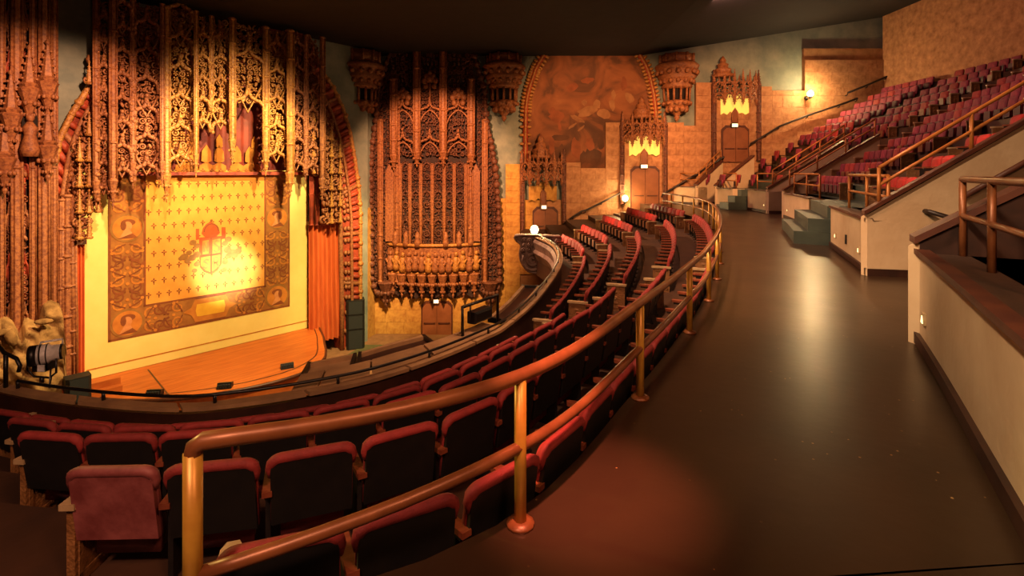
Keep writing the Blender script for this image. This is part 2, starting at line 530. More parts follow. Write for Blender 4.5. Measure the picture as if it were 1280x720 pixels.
# ---- lower terraces
ROW_F = [0.06, 0.28, 0.50, 0.69, 0.86]
ROW_Z = [-0.66, -0.80, -1.09, -1.44, -1.80]
edges = [-0.02] + [f - 0.045 for f in ROW_F[1:]] + [1.02]
for k in range(5):
    mb = MB()
    A = row_pts(edges[k]); B = row_pts(edges[k + 1])
    z = ROW_Z[k]; zp = ROW_Z[k + 1] if k < 4 else z - 0.4
    strip(mb, A, B, z)
    strip(mb, B, B, z, zp)
    if k == 0:
        strip(mb, A, A, -0.01, z)
    mb.build('floor_terrace', M['terrace'], label='curved seating terrace, tier %d below the cross-aisle' % (k + 1), kind='structure')
mb = MB()                                        # landing in front of the lower door, and the underside of the balcony
mb.prism_z([(0.95, 28.0), (9.2, 28.0), (9.2, 36.5), (0.75, 36.5)], -2.2, -1.81)
mb.build('floor_side_landing', M['terrace'], label='side landing by the lowest wall door', kind='structure')

# ---- ledge wall (balcony front)
KEEP = [i for i, p_ in enumerate(row_pts(1.0)) if p_[1] < 26.8]
LIN = [row_pts(1.0)[i] for i in KEEP]
LOUT = [row_pts(1.02)[i] for i in KEEP]
mb = MB()
strip(mb, LIN, LIN, -1.10, -2.4)
strip(mb, LOUT, LOUT, -1.10, -2.9)
strip(mb, LIN, LOUT, -1.10)
strip(mb, LIN, LOUT, -2.4, -2.9)
mb.build('wall_balcony_front', M['skirting'], label='dark inner face of the curved balcony front', kind='structure')

# ---- orchestra level floor
mb = MB()
mb.box(-32, 12, 6, 37, STALLS_Z - 0.3, STALLS_Z)
mb.build('floor_stalls', M['carpet_tan'], label='tan carpeted orchestra floor far below', kind='structure')
mb = MB()
c = [fl(430, 446, STALLS_Z + 0.02), fl(455, 431, STALLS_Z + 0.02), fl(520, 431, STALLS_Z + 0.02), fl(500, 450, STALLS_Z + 0.02)]
mb.prism_z(c, STALLS_Z, STALLS_Z + 0.03)
mb.build('trim_1', M['carpet_green'], label='green carpet strip on the orchestra floor', kind='structure')

# ---- side wall with stepped stone face
STEP = [(447, 463, 258), (463, 620, 250), (620, 632, 248), (632, 650, 205), (650, 705, 250), (705, 726, 203), (726, 757, 210), (757, 778, 153), (778, 832, 170), (832, 855, 153),
        (855, 870, 157), (870, 890, 103), (890, 950, 120), (950, 965, 108), (965, 1006, 113), (1006, 1130, 60)]
wall_side = empty('wall_side', (0, WALL_Y, 0), 0, label='tall side wall, blue-grey plaster above stepped golden stone', kind='structure')
mb = MB()
mb.box(-11.0, 9.2, 0.35, 0.6, STALLS_Z, 11.0); mb.box(9.2, 27.5, 0.35, 0.6, STALLS_Z, 14.5)
mb.build('plaster_face', M['blue_wall'], wall_side)
mb = MB()
for u0, u1, v in STEP:
    x0, z = WP.at(u0, v); x1, _ = WP.at(u1, v)
    mb.box(x0, x1, 0.12, 0.36, STALLS_Z, z)
mb.build('stone_backing', M['mortar'], wall_side)
block_meshes = {}


def stone_block(x0, x1, z0, z1, m, y):
    key = (round(x1 - x0, 2), round(z1 - z0, 2), m)
    if key not in block_meshes:
        w, h = key[0] - 0.008, key[1] - 0.008
        b_ = MB(); b_.chamfer_box(-w / 2, w / 2, 0, 0.16, -h / 2, h / 2, 0.014)
        block_meshes[key] = b_.mesh('stone_block', M[m])
    inst('stone_block', block_meshes[key], wall_side, ((x0 + x1) / 2, y, (z0 + z1) / 2))


def top_at(x):
    u = CU + x / WALL_Y * F
    for u0, u1, v in STEP:
        if u0 <= u < u1:
            return WP.at(u, v)[1]
    return -99


HB = 0.85
n_blocks = 0
r2 = random.Random(3)
for u0, u1, v in STEP:
    xa, zt = WP.at(u0, v); xb, _ = WP.at(u1, v)
    ri = 0
    z = STALLS_Z
    while z < zt - .05:
        z1 = min(z + HB, zt)
        if zt - z1 < .3: z1 = zt
        x = xa
        first = True
        while x < xb - .05:
            w = r2.choice([1.2, 1.5, 1.8, 2.1])
            if first and ri % 2: w *= .5
            first = False
            x1 = min(x + w, xb)
            if xb - x1 < .5: x1 = xb
            u = CU + (x + x1) / 2 / WALL_Y * F
            vm = V0 - ((z + z1) / 2 - EYE) * F / WALL_Y
            hid = (466 < u < 622 and vm < 368) or (u > 700 and vm > 292) or (u > 850 and vm > 256) or (u > 645 and vm > 345) or u > 1118 or (u > 1000 and vm > 190) or vm < 70 or (u > 950 and vm > 225)
            if not hid:
                stone_block(x, x1, z, z1, 'stone_gold' if x < 0.6 else 'stone', -0.02 * r2.random())
                n_blocks += 1
            x = x1
        z = z1
        ri += 1
print('stone blocks', n_blocks)
# short return wall between the side wall and the stage wall
mb = MB()
pA = SP.world(SP.at(455, 300, 0.0)[0], 0, 0)
pB = (-9.7, WALL_Y + 0.3)
mb.prism_z([(pA[0], pA[1]), (pB[0], pB[1]), (pB[0] - 0.3, pB[1] + 0.6), (pA[0] - 0.5, pA[1] + 0.4)], STALLS_Z, 11)
mb.build('wall_return', M['blue_wall'], label='narrow blue-grey wall strip beside the stage arch', kind='structure')
mb = MB()
mb.prism_z([(pA[0] + 0.06, pA[1] - 0.12), (pB[0], pB[1] - 0.12), (pB[0] - 0.2, pB[1] + 0.5), (pA[0] - 0.3, pA[1] + 0.35)], STALLS_Z, -0.25)
mb.build('wall_return_base', M['stone_gold'], label='golden stone strip beside the stage arch', kind='structure')

# ---- rear wall beyond the upper seats
mb = MB()
mb.box(26.5, 27.0, 16, 36.6, -1, 14.5)
mb.build('wall_rear', M['stone'], label='orange-lit back wall above the upper seats', kind='structure')
# ---- ceiling
mb = MB()
mb.add([(-32, -4, 10.6), (9, -4, 10.6), (9, 38, 10.6), (-32, 38, 10.6), (40, -4, 15.5), (40, 38, 15.5)], [(0, 3, 2, 1), (1, 2, 5, 4)])
mb.build('ceiling', M['ceiling'], label='dark auditorium ceiling', kind='structure')

# ------------------------------------------------------------------ upper balcony structure
UP_Z, UP_RISE, UP_PITCH = 1.2, 0.55, 0.95
sQ = lambda y: Q.s_at_y(y)
V1A, V1B = sQ(6.86), sQ(11.1)
ST1A, ST1B = sQ(15.4), sQ(20.0)
V2A, V2B = sQ(25.2), sQ(27.6)
ST2A, ST2B = sQ(30.3), sQ(31.9)
V3A, V3B = sQ(33.6), sQ(35.0)
PAR = [(0.5, V1A, 'large'), (V1B, ST1A, 'second'), (ST1B, V2A, 'third'), (V2B, ST2A, 'fourth'), (ST2B, V3A, 'fifth'), (V3B, Q.len, 'last')]


def off_pts(C, s0, s1, w, step=0.4):
    n = max(2, int((s1 - s0) / step) + 1)
    return [C.off(s0 + (s1 - s0) * i / (n - 1), w) for i in range(n)]


for s0, s1, which in PAR:
    root = empty('wall_parapet', (0, 0, 0), 0, label='%s white parapet section facing the cross-aisle' % which, kind='structure')
    mb = MB()
    A = off_pts(Q, s0, s1, 0.0); B = off_pts(Q, s0, s1, 0.9)
    if which == 'second': B[0] = Q.off(s0 + .31, .9)
    strip(mb, A, A, UP_Z, 0.0); strip(mb, B, B, 0.0, UP_Z)
    for e in (0, -1):
        mb.add([(A[e][0], A[e][1], 0), (B[e][0], B[e][1], 0), (B[e][0], B[e][1], UP_Z), (A[e][0], A[e][1], UP_Z)], [(0, 1, 2, 3)])
    mb.build('parapet_face', M['white_wall'], root)
    mb = MB()
    A2 = off_pts(Q, s0, s1, -0.05); A3 = off_pts(Q, s0, s1, 0.10)
    strip(mb, A2, A2, 0.02, 0.16); strip(mb, A2, A, 0.16)
    mb.build('skirting', M['skirting'], root)
    mb = MB()
    strip(mb, A2, A2, UP_Z - 0.02, UP_Z + 0.05); strip(mb, A2, A3, UP_Z + 0.05); strip(mb, A3, A3, UP_Z + 0.05, UP_Z)
    mb.build('cap', M['cap_wood'], root)
    mb = MB()
    L3 = off_pts(Q, s0, s1, 7.0 if which == 'large' else 1.0)
    if which == 'second': L3[0] = Q.off(s0 + .33, 1.0)
    strip(mb, A3, L3, UP_Z)
    mb.build('landing', M['terrace'], root)

# terraces behind the parapet
NUP = 17
SECT = [(0.5, V1A), (V1B, V2A), (V2B, V3A), (V3B, Q2.len)]
for j in range(NUP):
    mb = MB()
    z = UP_Z + UP_RISE * j
    d0, d1 = 0.5 + UP_PITCH * j, 0.5 + UP_PITCH * (j + 1)
    segs = (SECT if j == 0 else SECT[1:]) if j < 5 else [(V1B, Q2.len)]
    for s0, s1 in segs:
        e0 = .3 if s0 == V1B else 0
        A = off_pts(Q2, s0 + e0 * d0, s1, d0, 0.7); B = off_pts(Q2, s0 + e0 * d1, s1, d1, 0.7)
        n_ = min(len(A), len(B)); A, B = A[-n_:], B[-n_:]
        B[0] = Q2.off(s0 + e0 * d1, d1); A[0] = Q2.off(s0 + e0 * d0, d0)
        strip(mb, A, B, z)
        strip(mb, A, A, z, z - UP_RISE if j else z - 0.3)
    mb.build('floor_upper_terrace', M['teal' if j < 2 else 'terrace'], label='upper seating terrace, tier %d above the parapet' % (j + 1), kind='structure')


# sloping wing walls of the openings
def wing(s, side, L, name_label, m='white_wall', z0=1.32, slope=0.66, bend=0.0):
    p = Q.at(s); t = Q.tan(s)
    n = (t[1], -t[0])
    n = (n[0] + bend * t[0], n[1] + bend * t[1])
    l = hypot(*n); n = (n[0] / l, n[1] / l)
    th = 0.26 * side
    root = empty('wall_wing', (p[0], p[1], 0), 0, label=name_label, kind='structure')
    mb = MB()
    q = [(0, 0), (n[0] * L, n[1] * L), (n[0] * L + t[0] * th, n[1] * L + t[1] * th), (t[0] * th, t[1] * th)]
    zt = [z0, z0 + slope * L, z0 + slope * L, z0]
    vs_ = [(a, b, 0.0) for a, b in q] + [(q[i][0], q[i][1], zt[i]) for i in range(4)]
    mb.add(vs_, [(0, 1, 5, 4), (1, 2, 6, 5), (2, 3, 7, 6), (3, 0, 4, 7), (4, 5, 6, 7)])
    # rounded end towards the aisle
    e = [(-0.10 * n[0] + t[0] * th * 0.5, -0.10 * n[1] + t[1] * th * 0.5)]
    vs_ = [(0, 0, 0), (e[0][0], e[0][1], 0), (t[0] * th, t[1] * th, 0), (0, 0, z0), (e[0][0], e[0][1], z0 - 0.05), (t[0] * th, t[1] * th, z0)]
    me_ = MB(); me_.add(vs_, [(0, 1, 4, 3), (1, 2, 5, 4), (3, 4, 5)])
    me_.build('wing_nose', M['white_wall'], root)
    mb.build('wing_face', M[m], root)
    mb = MB()
    o = 0.06
    q2 = [(-o * n[0] - t[0] * o * side, -o * n[1] - t[1] * o * side), (n[0] * L - t[0] * o * side, n[1] * L - t[1] * o * side),
          (n[0] * L + t[0] * (th + o * side), n[1] * L + t[1] * (th + o * side)), (-o * n[0] + t[0] * (th + o * side), -o * n[1] + t[1] * (th + o * side))]
    vs_ = [(q2[i][0], q2[i][1], zt[i] + 0.0) for i in range(4)] + [(q2[i][0], q2[i][1], zt[i] + 0.09) for i in range(4)]
    mb.add(vs_, [(0, 1, 5, 4), (1, 2, 6, 5), (2, 3, 7, 6), (3, 0, 4, 7), (4, 5, 6, 7), (3, 2, 1, 0)])
    mb.build('sloping_cap', M['cap_wood'], root)
    mb = MB()
    o = 0.03
    q3 = [(-t[0] * o * side, -t[1] * o * side), (n[0] * L - t[0] * o * side, n[1] * L - t[1] * o * side)]
    mb.add([(q3[0][0], q3[0][1], 0.0), (q3[1][0], q3[1][1], 0.0), (q3[1][0], q3[1][1], 0.16), (q3[0][0], q3[0][1], 0.16)], [(0, 1, 2, 3)])
    mb.build('skirting', M['skirting'], root)
    return p, n, t, z0, slope


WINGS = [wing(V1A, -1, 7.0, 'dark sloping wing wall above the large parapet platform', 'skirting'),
         wing(V1B, 1, 7.0, 'large cream sloping wing wall with pipe railings', bend=0.25),
         wing(V2A, -1, 4.0, 'near wing wall of the middle opening'),
         wing(V2B, 1, 4.0, 'cream sloping wing wall of the middle opening'),
         wing(V3A, -1, 3.0, 'near wing wall of the farthest opening'),
         wing(V3B, 1, 2.5, 'white sloping wing wall of the farthest opening')]

# painted steps up to the upper seats
for (s0, s1, lab) in ((ST1A, ST1B, 'teal painted steps jutting into the cross-aisle'), (ST2A, ST2B, 'distant teal painted steps between white parapets')):
    root = empty('aisle_steps', (0, 0, 0), 0, label=lab, cat='steps')
    for i, (w0, z1, ex) in enumerate(((-0.95, 0.40, 0.0), (-0.55, 0.80, 0.25), (-0.02, 1.19, 0.45))):
        mb = MB()
        a, b = s0 + 0.1 + ex * 0.3, s1 - 0.1 - ex
        A = off_pts(Q, a, b, w0, 0.5); B = off_pts(Q, a, b, 1.0, 0.5)
        A = [((A[0][0] + A[1][0]) / 2, (A[0][1] + A[1][1]) / 2)] + A[1:]
        n = len(A)
        vs_ = [(p[0], p[1], 0.0) for p in A] + [(p[0], p[1], z1) for p in A] + [(p[0], p[1], z1) for p in B] + [(p[0], p[1], 0.0) for p in B]
        mb.add(vs_, [(i_, i_ + 1, n + i_ + 1, n + i_) for i_ in range(n - 1)] + [(n + i_, n + i_ + 1, 2 * n + i_ + 1, 2 * n + i_) for i_ in range(n - 1)]
               + [(0, n, 2 * n, 3 * n), (n - 1, 4 * n - 1, 3 * n - 1, 2 * n - 1)])
        mb.build('step', M['teal'], root)

# ------------------------------------------------------------------ carved ornament toolkit (local x, z; y is depth, -y faces the house)
def parch(x0, x1, zs, h, n=7):
    xm = (x0 + x1) / 2
    L = []
    for i in range(n + 1):
        t = i / n
        L.append((x0 + (xm - x0) * (1 - cos(t * pi / 2)) * 0.75 + (xm - x0) * 0.25 * t, zs + h * sin(t * pi / 2 * 0.8) / sin(pi / 2 * 0.8)))
    R_ = [(2 * xm - x, z) for x, z in reversed(L[:-1])]
    return L + R_


def ogee(x0, x1, zs, h, n=8):
    xm = (x0 + x1) / 2
    L = []
    for i in range(n + 1):
        t = i / n
        L.append((x0 + (xm - x0) * (t - 0.16 * sin(2 * pi * t)), zs + h * (t + 0.12 * sin(2 * pi * t))))
    return L + [(2 * xm - x, z) for x, z in reversed(L[:-1])]


def t2(mb, pts, y, r, n=5, closed=False):
    mb.tube([(p[0], y, p[1]) for p in pts], r, n, closed=closed)


def lace(mb, x0, x1, z0, z1, y, cell, seed=0, inside=None, r=None, fill=1.0):
    """dense foliate tracery: rings, bars and leaves on a jittered grid"""
    g = random.Random(seed)
    r = r or cell * 0.11
    nx = max(1, round((x1 - x0) / cell)); nz = max(1, round((z1 - z0) / cell))
    cx, cz = (x1 - x0) / nx, (z1 - z0) / nz
    for i in range(nx):
        for k in range(nz):
            x = x0 + (i + 0.5) * cx; z = z0 + (k + 0.5) * cz
            if inside and not inside(x, z): continue
            if g.random() > fill: continue
            q = g.random()
            yy = y - g.random() * cell * 0.35
            x += g.uniform(-.1, .1) * cx; z += g.uniform(-.1, .1) * cz
            rad = min(cx, cz) * 0.5
            if q < 0.34:
                mb.ring((x, yy, z), rad * g.uniform(0.75, 0.95), r, 8, 4)
                mb.blob((x, yy - r, z), rad * 0.4, rad * 0.4, rad * 0.4, 5, 3)
            elif q < 0.55:
                a = g.uniform(0, pi)
                for s_ in (-1, 1):
                    pts = [(x + rad * 1.15 * cos(a + s_ * 0.7 + tt * 2.2), yy, z + rad * 1.15 * sin(a + s_ * 0.7 + tt * 2.2) * s_) for tt in (0, .33, .66, 1)]
                    mb.tube(pts, r * 1.1, 4)
            elif q < 0.8:
                for a in (0.8, 2.4, 3.9, 5.5):
                    mb.blob((x + rad * 0.55 * cos(a), yy, z + rad * 0.55 * sin(a)), rad * 0.5, rad * 0.4, rad * 0.32, 5, 3, rot=a)
            else:
                a = g.uniform(-.5, .5)
                mb.blob((x, yy - r, z), rad * 0.55, rad * 0.5, rad * 0.95, 6, 4, rot=a)
    return mb


def crockets(mb, pts, y, size, gap, seed=0):
    g = random.Random(seed)
    acc = 0
    for a, b in zip(pts, pts[1:]):
        l = hypot(b[0] - a[0], b[1] - a[1])
        while acc < l:
            f = acc / l
            s_ = size * g.uniform(0.75, 1.2)
            mb.blob((a[0] + (b[0] - a[0]) * f, y, a[1] + (b[1] - a[1]) * f), s_, s_ * 0.8, s_, 5, 4, rot=g.random() * 3)
            acc += gap * g.uniform(.85, 1.15)
        acc -= l


def shaft(mb, x, y, z0, z1, r, bands=4):
    mb.lathe([(r, z0), (r, z1)], x, y, 8, smooth=False, rot=pi / 8)
    for s_ in (-1, 1):
        mb.tube([(x + s_ * r * 1.05, y - r * 0.5, z0), (x + s_ * r * 1.05, y - r * 0.5, z1)], r * 0.38, 5)
    for i in range(bands + 1):
        z = z0 + (z1 - z0) * i / max(bands, 1)
        mb.lathe([(r * 1.05, z - r * 0.5), (r * 1.6, z), (r * 1.05, z + r * 0.5)], x, y, 8, rot=pi / 8)


def pendant(mb, x, y, z1, h, r):
    """hanging finial from z1 down by h"""
    mb.lathe([(r * 0.05, z1 - h), (r * 0.32, z1 - h * 0.86), (r * 0.22, z1 - h * 0.8), (r * 0.6, z1 - h * 0.55), (r * 0.95, z1 - h * 0.42), (r * 0.75, z1 - h * 0.36), (r * 1.15, z1 - h * 0.12), (r * 1.3, z1 - h * 0.05), (r, z1)], x, y, 8, smooth=False)
    for k in range(6):
        a = 2 * pi * k / 6
        mb.blob((x + r * 0.95 * cos(a), y + r * 0.95 * sin(a), z1 - h * 0.42), r * 0.3, r * 0.3, r * 0.42, 5, 3)
        mb.blob((x + r * 0.5 * cos(a), y + r * 0.5 * sin(a), z1 - h * 0.72), r * 0.2, r * 0.2, r * 0.3, 5, 3)


def pinnacle(mb, x, y, z0, h, r):
    mb.lathe([(r, z0), (r * 1.25, z0 + h * 0.06), (r * 0.8, z0 + h * 0.12), (r * 0.5, z0 + h * 0.5), (r * 0.16, z0 + h * 0.86), (r * 0.4, z0 + h * 0.92), (r * 0.04, z0 + h)], x, y, 6, smooth=False)
    for i in range(4):
        z = z0 + h * (0.2 + 0.17 * i)
        for s_ in (-1, 1):
            mb.blob((x + s_ * r * (0.8 - 0.15 * i), y - r * 0.2, z), r * 0.28, r * 0.28, r * 0.22, 5, 3)


def in_poly(poly):
    def f(x, z):
        c = False
        n = len(poly)
        for i in range(n):
            a, b = poly[i], poly[(i + 1) % n]
            if (a[1] > z) != (b[1] > z) and x < (b[0] - a[0]) * (z - a[1]) / (b[1] - a[1]) + a[0]:
                c = not c
        return c
    return f


def px(plane, pts, w=0.0):
    return [plane.at(u, v, w) for u, v in pts]


def stage_root(name, **kw):
    return empty(name, (SP.o[0], SP.o[1], 0), S_ROT, **kw)


XS = lambda u, w=0.0: SP.at(u, 300, w)[0]

# ------------------------------------------------------------------ stage wall, stage floor
mb = MB()
arch_out = [(403, 91), (416, 110), (428, 135), (437, 165), (443, 200), (448, 235), (450, 270), (450, 330), (450, 372), (450, 452)]
arch_in = [(372, 91), (388, 118), (402, 150), (412, 180), (420, 215), (425, 250), (428, 275), (429, 330), (430, 372), (430, 452)]
arch_out_l = [(129, 91), (112, 108), (103, 122), (90, 142), (82, 158), (75, 172), (69, 200), (62, 232), (60, 262), (61, 300), (61, 350), (66, 400), (66, 478)]
arch_in_l = [(160, 91), (142, 112), (128, 135), (117, 155), (107, 180), (100, 205), (95, 232), (92, 262), (92, 300), (92, 350), (94, 400), (94, 486)]
W_A = 0.9
oR = [SP.at(385, 45, W_A), SP.at(345, -5, W_A)][::-1] + px(SP, arch_out, W_A)
iR = [SP.at(350, 55, W_A), SP.at(318, 15, W_A)][::-1] + px(SP, arch_in, W_A)
oL = [SP.at(175, 40, W_A), SP.at(240, -20, W_A)][::-1] + px(SP, arch_out_l, W_A)
iL = [SP.at(200, 60, W_A), SP.at(245, 20, W_A)][::-1] + px(SP, arch_in_l, W_A)
wall_stage = stage_root('wall_stage', label='blue-grey plaster wall around the stage arch', kind='structure')
xr = XS(456); xl = XS(-60)
mb = MB()
poly = [(xr, 10.6)] + [(x, z) for x, z in oR] + [(xr, oR[-1][1])]
mb.prism(poly, -0.35, 0.2)
mb.build('plaster_right_of_arch', M['blue_wall'], wall_stage)
mb = MB()
poly = [(x, z) for x, z in oL] + [(xl, oL[-1][1]), (xl, 10.6)]
mb.prism(poly, -0.35, 0.2)
mb.build('plaster_left_of_arch', M['blue_wall'], wall_stage)
mb = MB()
z215 = SP.at(260, 214)[1]
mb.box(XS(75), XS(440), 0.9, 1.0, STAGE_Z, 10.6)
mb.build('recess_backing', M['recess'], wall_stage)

root = stage_root('stage_floor', label='orange lit curved wooden stage apron', cat='stage')
front = [(-12.3, 32.5), (-11.3, 30.6), (-10.7, 29.2), (-10.2, 28.0), (-9.9, 26.7), (-10.3, 25.0), (-11.6, 23.6), (-13.4, 22.6), (-15.4, 22.1), (-17.6, 22.2), (-19.4, 23.0), (-20.2, 23.8)]


def to_local(P, p):
    dx, dy = p[0] - P.o[0], p[1] - P.o[1]
    return (dx * P.d[0] + dy * P.d[1], dx * P.n[0] + dy * P.n[1])


fr = catmull([to_local(SP, p) for p in front], 4)
mb = MB()
mb.prism_z(fr + [(-0.2, 1.0), (11.6, 1.0)], STAGE_Z - 0.12, STAGE_Z)
mb.build('stage_boards', M['stage_wood'], root)
mb = MB()
mb.tube([(p[0], p[1], STAGE_Z - 0.06) for p in fr], 0.09, 6)
mb.build('nosing', M['wood_dark'], root)
mb = MB()
inner = [(p[0] * 0.955 + 5.5 * 0.045, p[1] * 0.9) for p in fr]
n = len(inner)
i2 = [(p[0] * 0.945 + 5.5 * 0.055, p[1] * 0.885) for p in fr]
mb.add([(p[0], p[1], STAGE_Z + 0.006) for p in inner] + [(p[0], p[1], STAGE_Z + 0.006) for p in i2], [(i, i + 1, n + i + 1, n + i) for i in range(n - 1)])
mb.build('inlay_line', M['wood_dark'], root)
mb = MB()
f2 = [(p[0], p[1]) for p in fr]
mb.add([(p[0], p[1], STAGE_Z - 0.1) for p in f2] + [(p[0], p[1], STALLS_Z) for p in f2], [(i, i + 1, len(f2) + i + 1, len(f2) + i) for i in range(len(f2) - 1)])
mb.build('fascia', M['stage_wood'], root)
# small steps at the far side of the apron
root = stage_root('stage_steps', label='orange wooden steps at the edge of the stage apron', cat='steps')
p0 = to_local(SP, fl(117, 492, STAGE_Z))
for i in range(4):
    mb = MB(); mb.box(p0[0] - 1.1, p0[0] + 0.9, p0[1] - 0.35 * i - 0.35, p0[1] - 0.35 * i, STALLS_Z, STAGE_Z + 0.55 - 0.28 * i)
    mb.build('step', M['stage_wood'], root)
for x_ in ():
    mb = MB(); mb.tube([(x_, p0[1], STAGE_Z + 0.9), (x_, p0[1] - 1.4, STAGE_Z + 0.1)], 0.05, 6)
    mb.tube([(x_, p0[1], STAGE_Z), (x_, p0[1], STAGE_Z + 0.9)], 0.05, 6); mb.tube([(x_, p0[1] - 1.4, STAGE_Z - .8), (x_, p0[1] - 1.4, STAGE_Z + 0.1)], 0.05, 6)
    mb.build('handrail', M['wood_dark'], root)
for (u, v, a, lab) in ((193, 494, 0.1, 'small black floor monitor nearest the stage steps'), (281, 485, 0.2, 'small black floor monitor at the middle of the apron'), (359, 460, 0.5, 'small black floor monitor nearest the orange side drape')):
    p = fl(u, v, STAGE_Z)
    r_ = empty('floor_monitor', (p[0], p[1], STAGE_Z), a, label=lab, cat='speaker', group='floor monitors on the apron')
    mb = MB(); mb.add([(-.3, -.16, 0), (.3, -.16, 0), (.3, .2, 0), (-.3, .2, 0), (-.3, -.04, .26), (.3, -.04, .26), (.3, .2, .2), (-.3, .2, .2)],
                      [(0, 3, 2, 1), (0, 1, 5, 4), (4, 5, 6, 7), (1, 2, 6, 5), (2, 3, 7, 6), (3, 0, 4, 7)])
    mb.build('cabinet', M['black_metal'], r_)
    mb = MB()
    for k in range(5):
        mb.box(-.27 + .11 * k, -.19 + .11 * k, -.17, -.05, 0.03, 0.2)
    mb.build('speaker_mesh', M['grille_cloth'], r_)

# ------------------------------------------------------------------ painted fire curtain
fc = stage_root('fire_curtain', label='golden painted fire curtain with patterned border and central crest', cat='curtain')
X0, X1 = XS(135), XS(362)
ZB = -5.95
ZT = 2.3
mb = MB(); mb.box(XS(104), XS(384.5), 0.0, 0.05, STAGE_Z + 0.02, ZT + 0.05)
mb.build('plain_cloth', M['cloth_yellow'], fc)
mb = MB(); mb.box(XS(108), XS(384.5), -0.02, 0.0, STAGE_Z + 0.45, STAGE_Z + 0.50)
mb.build('bottom_seam', M['print_ochre'], fc)
BW = 1.52
mb = MB(); mb.flat([(X0, ZB), (X1, ZB), (X1, ZT), (X0, ZT)], -0.012)
mb.build('print_border', M['border_ground'], fc, label='ochre scrollwork border')
mb = MB(); mb.flat([(X0 + BW, ZB + BW), (X1 - BW, ZB + BW), (X1 - BW, ZT), (X0 + BW, ZT)], -0.02)
mb.build('print_field', M['cloth_field'], fc)
mb = MB()
for (a, b, c_, d_) in ((X0, X0 + 0.1, ZB, ZT), (X1 - 0.1, X1, ZB, ZT), (X0, X1, ZB, ZB + 0.1), (X0 + BW - .1, X0 + BW, ZB + BW - .1, ZT), (X1 - BW, X1 - BW + .1, ZB + BW - .1, ZT), (X0 + BW - .1, X1 - BW + .1, ZB + BW - .1, ZB + BW)):
    mb.flat([(a, c_), (b, c_), (b, d_), (a, d_)], -0.024)
mb.build('border_lines', M['print_brown'], fc)


def spiral(cx, cz, r, a0, turns, n=14):
    return [(cx + r * (1 - 0.8 * i / n) * cos(a0 + turns * 2 * pi * i / n), cz + r * (1 - 0.8 * i / n) * sin(a0 + turns * 2 * pi * i / n)) for i in range(n + 1)]


def scroll_band(mb_d, mb_r, along, length, horizontal, cx, cz):
    """mirrored scrolls about a centre line"""
    n = max(1, round(length / 0.85))
    st = length / n
    for i in range(n):
        c = (i + 0.5) * st
        for s_ in (-1, 1):
            for k in (0, 1):
                off = s_ * BW * 0.24
                cc = c + (k - 0.5) * st * 0.5
                sp_ = spiral(0, 0, BW * 0.19, pi / 2 * s_ * (1 if k else -1), 1.35 * s_ * (1 if k else -1))
                P_ = [(cc + a, off + b) for a, b in sp_]
                P_ = [(cx + a, cz + b) for a, b in P_] if horizontal else [(cx + b, cz + a) for a, b in P_]
                (mb_d if (i + k) % 2 else mb_r).ribbon(P_, [0.10 - 0.005 * q for q in range(len(P_))], -0.028 - .0002 * (i * 4 + k * 2 + s_))
            pts = [(c - st / 2 + st * q / 8, s_ * (BW * 0.05 + BW * 0.36 * abs(sin(pi * q / 8)))) for q in range(9)]
            pts = [(cx + a, cz + b) for a, b in pts] if horizontal else [(cx + b, cz + a) for a, b in pts]
            mb_d.ribbon(pts, 0.06, -0.0345)
        for s_ in (-1, 0, 1):
            q = (c, s_ * BW * 0.4)
            q = (cx + q[0], cz + q[1]) if horizontal else (cx + q[1], cz + q[0])
            mb_r.disc(q[0], q[1], 0.08, -0.0348, 8)


md, mr_ = MB(), MB()
scroll_band(md, mr_, None, -1.3 - ZB - BW, False, X0 + BW / 2, ZB + BW)
scroll_band(md, mr_, None, -1.3 - ZB - BW, False, X1 - BW / 2, ZB + BW)
scroll_band(md, mr_, None, ZT - .3, False, X0 + BW / 2, .3)
scroll_band(md, mr_, None, ZT - .3, False, X1 - BW / 2, .3)
LH = (X1 - X0 - 2 * BW)
PLW = XS(296) - XS(228)
PLC = (XS(296) + XS(228)) / 2
scroll_band(md, mr_, None, PLC - PLW / 2 - X0 - BW, True, X0 + BW, ZB + BW / 2)
scroll_band(md, mr_, None, X1 - BW - PLC - PLW / 2, True, PLC + PLW / 2, ZB + BW / 2)
md.build('dark_scrolls', M['print_brown'], fc, kind='stuff')
mr_.build('gold_scrolls', M['print_ochre'], fc, kind='stuff')
# medallions with painted heads
for (cx, cz) in ((X0 + BW / 2, ZB + BW / 2), (X1 - BW / 2, ZB + BW / 2), (X0 + BW / 2, -.5), (X1 - BW / 2, -.5)):
    mb = MB(); mb.disc(cx, cz, 0.70, -0.034, 24)
    md_ = mb.build('medallion', M['print_olive'], fc)
    mb = MB(); mb.disc(cx, cz, 0.60, -0.037, 24); mb.build('medallion_ground', M['print_ochre'], md_)
    s_ = -1 if cx < 5 else 1
    mb = MB(); mb.disc(cx, cz + 0.08, 0.19, -0.041, 14, 0.24); mb.flat([(cx - .09, cz - .05), (cx + .09, cz - .05), (cx + .3, cz - .5), (cx - .34, cz - .48)], -0.040)
    mb.build('painted_head', M['print_skin'], md_)
    mb = MB(); mb.disc(cx - .03 * s_, cz + 0.26, 0.30, -0.039, 14, 0.17); mb.disc(cx + .17 * s_, cz + 0.12, 0.12, -0.042, 10, 0.24); mb.flat([(cx - .42, cz - .52), (cx + .42, cz - .52), (cx + .2, cz - .28), (cx - .1, cz - .4)], -0.043)
    mb.build('painted_hair', M['print_brown'], md_)
